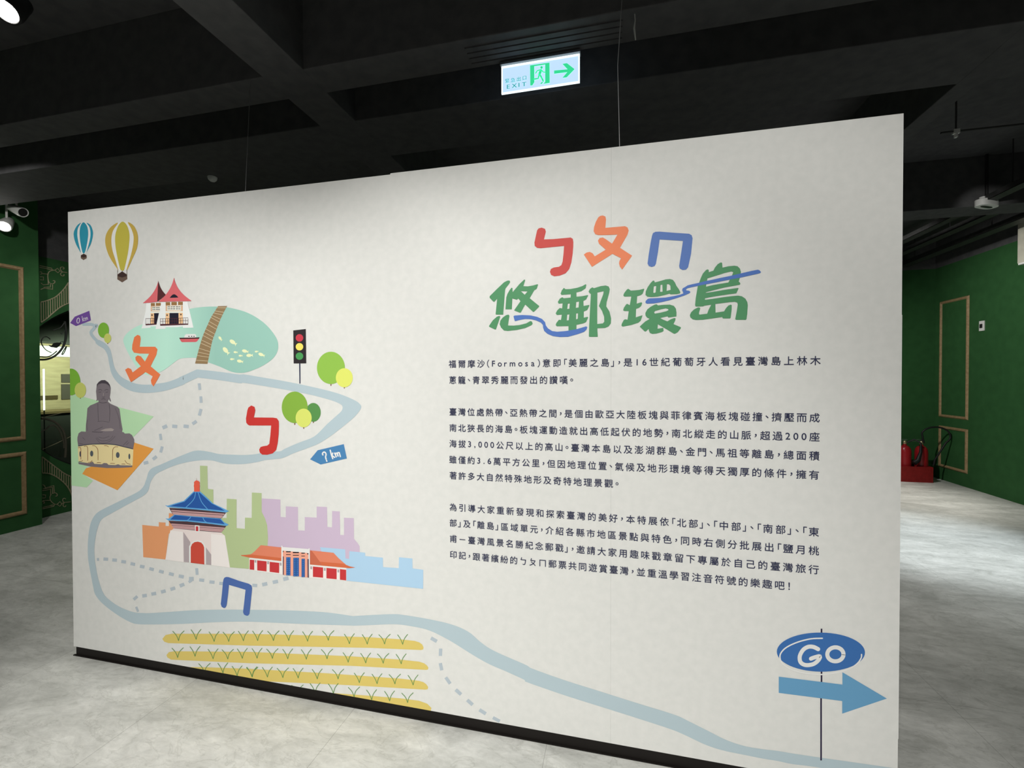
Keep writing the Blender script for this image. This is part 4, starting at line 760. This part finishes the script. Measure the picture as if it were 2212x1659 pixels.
b = MB(); b.box((x0, YE-.0045, zb_), (x0+.006, YE+.0045, zt_-.012), rim); b.box((x1-.006, YE-.0045, zb_), (x1, YE+.0045, zt_-.012), rim); b.box((x0+.006, YE-.0045, zb_), (x1-.006, YE+.0045, zb_+.006), rim); b.box((x0+.006, YE-.0045, zt_-.022), (x1-.006, YE+.0045, zt_-.012), rim); b.build('rim', ex)
zx = zoom(1040, 90, 8.508)
def sign_poly(b, px, m, layer=1, holes=()):
    loops = [[(q.x, q.z) for q in (at(x, y, 1, YE-.005) for x, y in l)] for l in (px, *holes)]
    b.add([(a, YE-.0045-layer*.0003, c) for l in loops for a, c in l], [t for t in tessellate_polygon([[Vector((a, c, 0)) for a, c in l] for l in loops])], m)
def sign_stroke(b, px, wd, m, layer=3):
    L, R = strokepoly(px, wd, smooth=False)
    for i in range(len(L)-1): sign_poly(b, [L[i], L[i+1], R[i+1], R[i]], m, layer)
    for q in px: sign_poly(b, ellipse(q[0], q[1], wd/2, wd/2, 10), m, layer)
b = MB(); sign_poly(b, zx(1335, 530, 1582, 508, 1488, 408, 1572, 394, 1712, 505, 1567, 655, 1488, 665, 1577, 560, 1335, 590), gsign); b.build('arrow', ex)
b = MB(); sign_poly(b, zx(893, 436, 1250, 384, 1255, 756, 1140, 775, 1172, 735, 1172, 420, 970, 452, 972, 745, 935, 803, 897, 806), gsign)
sign_poly(b, zx(*[v for e in ellipse(1105, 475, 23, 25, 16) for v in e]), gsign, 3)
for l, wd in ((((1092, 525), (1066, 608)), 5.2), (((1078, 516), (1022, 538), (998, 580)), 2.3), (((1106, 524), (1132, 558), (1170, 562)), 2.3), (((1062, 608), (1042, 678), (962, 690)), 3), (((1076, 608), (1108, 668), (1134, 722)), 3.4)):
    sign_stroke(b, zx(*[v for q in l for v in q]), wd, gsign)
sign_poly(b, zx(1075, 780, 1108, 742, 1138, 736, 1112, 776), gsign, 2); b.build('running_figure', ex)
b = MB()
for c, x, y, em in (('緊', 475, 722, 10.2), ('急', 580, 706, 10.2), ('出', 686, 688, 10.2), ('口', 793, 668, 10.2), ('E', 495, 828, 12.5), ('X', 605, 810, 12.5), ('I', 690, 797, 12.5), ('T', 786, 784, 12.5)):
    (px, py), = zx(x, y); q = at(px, py, 1, YE-.005); vs, fs = glyph_mesh(c, 0); k = em*1.0/(FPX/(q-CAM).dot(_f))
    xa, xb, ya, yb = min(v[0] for v in vs), max(v[0] for v in vs), min(v[1] for v in vs), max(v[1] for v in vs)
    for j, sx in enumerate((0, .016, -.016)):
        b.add([(q.x+(v[0]+sx-(xa+xb)/2)*k*(1.25 if ord(c) < 128 else 1), YE-.0054-j*4e-5, q.z+(v[1]-(ya+yb)/2)*k) for v in vs], fs, tsign)
b.build('lettering', ex)
bpy.data.objects.remove(fo); bpy.data.curves.remove(fc)

# ------------------------------------------------------------------ wires, cords, ceiling fittings
wire_m = mat('steel_wire', (.35, .35, .35), .4, .5, .6)
def wire(name, pts, r, m, label, cat, group=None, n=6):
    b = MB(); b.tube(pts, r, m, n); o = b.build(name, None, label=label, category=cat)
    if group: o['group'] = group
    return o
q = at(530, 411, 1, .015); q1 = at(522, 157, 2, ZBM)
b = MB(); b.tube([(q.x, .015, ZB+PH-.008), (q1.x, max(.216, q1.y), ZBM)], .0014, wire_m, 6); b.build('suspension_wire', None, label='thin steel wire holding the panel top near its left third', category='wire', group='wires holding up the panel')
q = at(1338.5, 313, 1, .015)
b = MB(); b.tube([(q.x, .015, ZB+PH-.003), (q.x-.004, .015, 2.62), (q.x-.008, .015, 2.78), (q.x+.012, .015, 3.1), (q.x+.02, .015, ZC)], .0014, wire_m, 6); b.build('suspension_wire', None, label='thin bowed steel wire holding the panel right of the exit sign', category='wire', group='wires holding up the panel')
q0, q1 = at(1373, 86, 1, .245), at(1369, 2, 1, .245)
b = MB(); b.tube([(q0.x, .245, q0.z), (q0.x-.006, .245, q0.z*.7+q1.z*.3), (q0.x-.002, .243, q0.z*.5+q1.z*.5), (q1.x, .245, q1.z), (q1.x, .245, ZC)], [.003, .0045, .0025, .003, .003], mat('cord_white', (.55, .55, .52), .7), 7)
b.build('frayed_cord', None, label='frayed white cord end hanging down the beam right of the exit sign', category='cord')
lampw = mat('fixture_white', (.86, .86, .84), .45, .4); lampg = mat('fixture_glow', (1, 1, 1), .3, emit=(1, .97, .9), estr=30); trackm = mat('track_black', (.02, .02, .02), .4, .4)
def lens_spot(label, loc, aim, r, ln, body, lit, power=0, angle=60):
    loc, aim = Vector(loc), Vector(aim); d = (aim-loc).normalized()
    t = thing('track_spotlight', label, 'spotlight', loc, 'ceiling spotlights')
    b = MB(); b.lathe([(r*.55, -ln), (r*.72, -ln*.92), (r, -ln*.25), (r, 0), (r*.86, 0), (r*.84, -.01)], loc, d, body, 28); b.build('lamp_head', t, smooth=True)
    b = MB(); b.lathe([(r*.8, -.004), (r*.8, -.001)], loc, d, lampg if lit else trackm, 24); b.build('lens', t)
    top = loc - d*ln*.5
    b = MB(); b.tube([top, (top.x, top.y, top.z+.09), (top.x, top.y, ZC-.03 if top.z < ZC-.15 else ZC)], .009, body, 8); b.box((top.x-.06, top.y-.018, ZC-.032), (top.x+.06, top.y+.018, ZC-.0005), trackm); b.build('stem', t)
    if power: spot('lamp_light', loc+d*.02, aim, power, angle, .8, r*.6, (1, .96, .88), t)
    return t
q = at(12, 24, 2, 3.22); lens_spot('glowing spotlight at the upper left corner of the view', q, (q.x+.25, q.y-.75, 2.2), .055, .14, trackm, True)
q = at(8, 489, 2, 3.0); lens_spot('glowing white spotlight beside the left green wall', q, (q.x+.55, q.y-.6, 2.35), .055, .15, lampw, True, 14, 90)
q = at(50, 459, 2, 3.12); lens_spot('unlit white spotlight head above the left green wall', q, (q.x+.9, q.y+.12, q.z-.35), .045, .15, lampw, False)
q = at(460, 383, 2, ZBM)
b = MB(); b.lathe([(.034, 0), (.034, .008), (.03, .022), (.018, .034), (.004, .038)], (q.x, 1.125, ZBM), (0, 0, -1), lampw, 24); b.build('ceiling_sensor', None, smooth=True, label='small white dome sensor on the beam underside left of the panel wire', category='sensor')
# oval ceiling fixture on the right
q = at(2131, 440, 2, 3.16)
t = thing('ceiling_fixture', 'white oval ceiling fixture with a dark slot above the right green wall', 'ceiling light', q)
def stadium(cx, cy, L, W, n=10):
    return [(cx+L/2*math.cos(a)*(1), cy+W/2*math.sin(a)) for a in (2*math.pi*k/(4*n) for k in range(4*n))]
dv = Vector((.86, .5, 0)); nv = Vector((-.5, .86, 0))
def slab(b, L, W, z0, z1, m, c=q):
    pts = [(math.copysign(abs(math.cos(a))**.6, math.cos(a))*L/2, math.copysign(abs(math.sin(a))**.8, math.sin(a))*W/2) for a in (2*math.pi*k/36 for k in range(36))]
    vs = [c*1 + dv*x + nv*y + Vector((0, 0, z)) for z in (z0, z1) for x, y in pts]
    b.add(vs, [tuple(range(35, -1, -1)), tuple(range(36, 72))] + [(k, (k+1) % 36, 36+(k+1) % 36, 36+k) for k in range(36)], m)
b = MB(); slab(b, .235, .11, -.03, .03, lampw); b.build('housing', t, bevel=.006)
b = MB(); slab(b, .15, .035, -.0325, -.0305, trackm); b.build('slot', t)
b = MB(); slab(b, .16, .06, .04, .055, lampw); b.build('backplate', t)
b = MB(); b.tube([q+Vector((0, 0, .055)), (q.x, q.y, ZC)], .012, trackm, 8); b.tube([q+Vector((0, 0, .03)), q+Vector((0, 0, .04))], .03, trackm, 12); b.build('stem', t)
# conduit along the ceiling with a white clip, and cable trays along the right wall
q = at(2065, 284, 2, 3.1)
t = thing('conduit', 'thin dark conduit crossing the ceiling behind the panel top right', 'pipe', (q.x, q.y, 3.1))
b = MB(); b.tube([(4.95, q.y, 3.1), (XR, q.y, 3.1)], .007, mat('conduit_dark', (.06, .06, .06), .5), 10); b.build('pipe', t)
b = MB(); b.box((q.x-.016, q.y-.012, 3.085), (q.x+.016, q.y+.012, 3.112), lampw); b.box((q.x-.006, q.y-.01, 3.062), (q.x+.006, q.y+.01, 3.085), lampw); b.build('clip', t, label='white clip')
b = MB(); b.tube([(q.x, q.y, 3.112), (q.x, q.y, ZC)], .005, mat('conduit_dark', (0, 0, 0)), 8); b.build('hanger', t)
tray_m = noisy('tray_black', (.03, .03, .03), (.045, .045, .045), 20, .5, .3)
for k, (xx, zz_, wd, hh) in enumerate(((6.25, 3.17, .10, .05), (6.75, 3.26, .12, .05), (7.15, 3.24, .14, .06))):
    t = thing('cable_tray', ('dark cable tray farthest from the right wall, nearest the panel', 'dark cable tray in the middle of the three near the right wall', 'dark cable tray closest to the right green wall')[k], 'cable tray', (xx, 3, zz_), 'cable trays along the right wall')
    b = MB(); b.box((xx, .9, zz_), (xx+wd, YB, zz_+.004), tray_m); b.box((xx, .9, zz_), (xx+.004, YB, zz_+hh), tray_m); b.box((xx+wd-.004, .9, zz_), (xx+wd, YB, zz_+hh), tray_m); b.build('channel', t)
    for y in (1.4, 3.0, 4.6, 6.0):
        b = MB(); b.tube([(xx+wd/2, y, zz_+.004), (xx+wd/2, y, ZC)], .005, tray_m, 6); b.build('hanger', t)

# ------------------------------------------------------------------ right wall: box, sensor plate, extinguishers
beige = noisy('box_beige', (.55, .53, .44), (.62, .60, .50), 12, .6, .3)
p, q = at(2198, 478, 0, XR-.22), at(2198, 570, 0, XR-.22)
t = thing('wall_box', 'pale beige box high on the right green wall at the frame edge', 'box', (XR-.11, p.y-.3, q.z))
b = MB(); b.box((XR-.22, p.y-.62, q.z), (XR-.0005, p.y, p.z), beige); b.build('body', t, bevel=.008)
b = MB(); b.box((XR-.23, p.y-.63, q.z-.02), (XR-.0005, p.y-.03, q.z-.0005), lampw); b.build('bottom_trim', t)
p, q = at(2117.7, 694, 0, XR), at(2128, 714, 0, XR)
t = thing('wall_switch', 'small white wall plate with a dark button on the right green wall', 'switch', (XR, (p.y+q.y)/2, q.z))
b = MB(); b.box((XR-.016, q.y, q.z), (XR-.0005, p.y, p.z), lampw); b.build('plate', t, bevel=.003)
my, mz = (p.y+q.y)/2, (p.z+q.z)/2
b = MB(); b.box((XR-.024, my-.02, mz-.028), (XR-.0165, my+.02, mz+.025), trackm); b.build('button', t)
red = mat('extinguisher_red', (.35, .012, .018), .3, .5); redbox = noisy('stand_red', (.20, .008, .008), (.25, .012, .012), 20, .5, .3); rubber = mat('rubber_black', (.012, .012, .013), .5, .35); brass = mat('valve_brass', (.45, .38, .22), .35, .5, .7); chrome = mat('handle_chrome', (.6, .6, .58), .25, .5, .9)
YX = 6.02
sx0, sx1 = at(1700, 1030, 1, YX-.14).x, at(2016, 1030, 1, YX-.14).x
hz = at(2000, 1009, 1, YX-.14).z
t = thing('extinguisher_stand', 'red box stand on the floor holding the fire extinguishers', 'stand', ((sx0+sx1)/2, YX, 0))
sx0 = sx1-.72
b = MB(); b.box((sx0, YX-.14, 0), (sx1, YX-.125, hz), redbox); b.box((sx0, YX+.125, 0), (sx1, YX+.14, hz), redbox); b.box((sx0, YX-.125, 0), (sx0+.015, YX+.125, hz), redbox); b.box((sx1-.015, YX-.125, 0), (sx1, YX+.125, hz), redbox); b.box((sx0+.015, YX-.125, 0), (sx1-.015, YX+.125, .02), redbox); b.build('box', t)
def extinguisher(cx, label, gauge_side, loop):
    t = thing('fire_extinguisher', label, 'fire extinguisher', (cx, YX, .0205), 'fire extinguishers in the red stand')
    top = at(2000, 963, 1, YX).z
    b = MB(); b.lathe([(.062, .0205), (.075, .03), (.078, .05), (.078, top-.09), (.07, top-.045), (.048, top-.012), (.024, top), (.022, top+.02)], (cx, YX, 0), (0, 0, 1), red, 32); b.build('cylinder', t, smooth=True)
    b = MB(); b.lathe([(.02, top+.0205), (.024, top+.03), (.024, top+.06), (.014, top+.07)], (cx, YX, 0), (0, 0, 1), brass, 20); b.build('valve', t, smooth=True)
    b = MB(); b.box((cx-.13*gauge_side, YX-.012, top+.062), (cx+.02*gauge_side, YX+.012, top+.07), chrome); b.box((cx-.12*gauge_side, YX-.011, top+.085), (cx+.03*gauge_side, YX+.011, top+.093), chrome); b.box((cx-.01, YX-.01, top+.07), (cx+.01, YX+.01, top+.093), chrome); b.build('handle', t)
    hx = cx+.02; b = MB()
    if loop:
        pts = [(hx, YX-.02, top+.045), (hx-.03, YX-.05, top+.11)]
        cxx, czz = at(2021, 940, 1, YX).x, at(2021, 940, 1, YX).z
        for k in range(16):
            a = math.radians(165 - 215*k/15); pts.append((cxx-.03+.17*math.cos(a), YX-.04-.003*k, czz+.125*math.sin(a)))
        pts += [(cx+.14, YX-.05, .32), (cx+.125, YX-.05, hz+.01)]
        b.tube(pts, .012, rubber, 10)
    else:
        b.tube([(hx, YX-.025, top+.045), (hx+.07, YX-.06, top+.10), (hx+.13, YX-.10, top+.05), (hx+.12, YX-.115, top-.08), (hx+.085, YX-.12, top-.2), (hx+.03, YX-.125, hz+.05)], [.011, .011, .012, .02, .03, .038], rubber, 12)
    b.build('hose', t, smooth=True)
    return t
c1, c2 = at(1990, 990, 1, YX).x, at(1954, 990, 1, YX).x
extinguisher(c1, 'red fire extinguisher nearer the corner with its black hose looping up', 1, True)
extinguisher(c2, 'red fire extinguisher half hidden by the right edge of the white panel', 1, False)
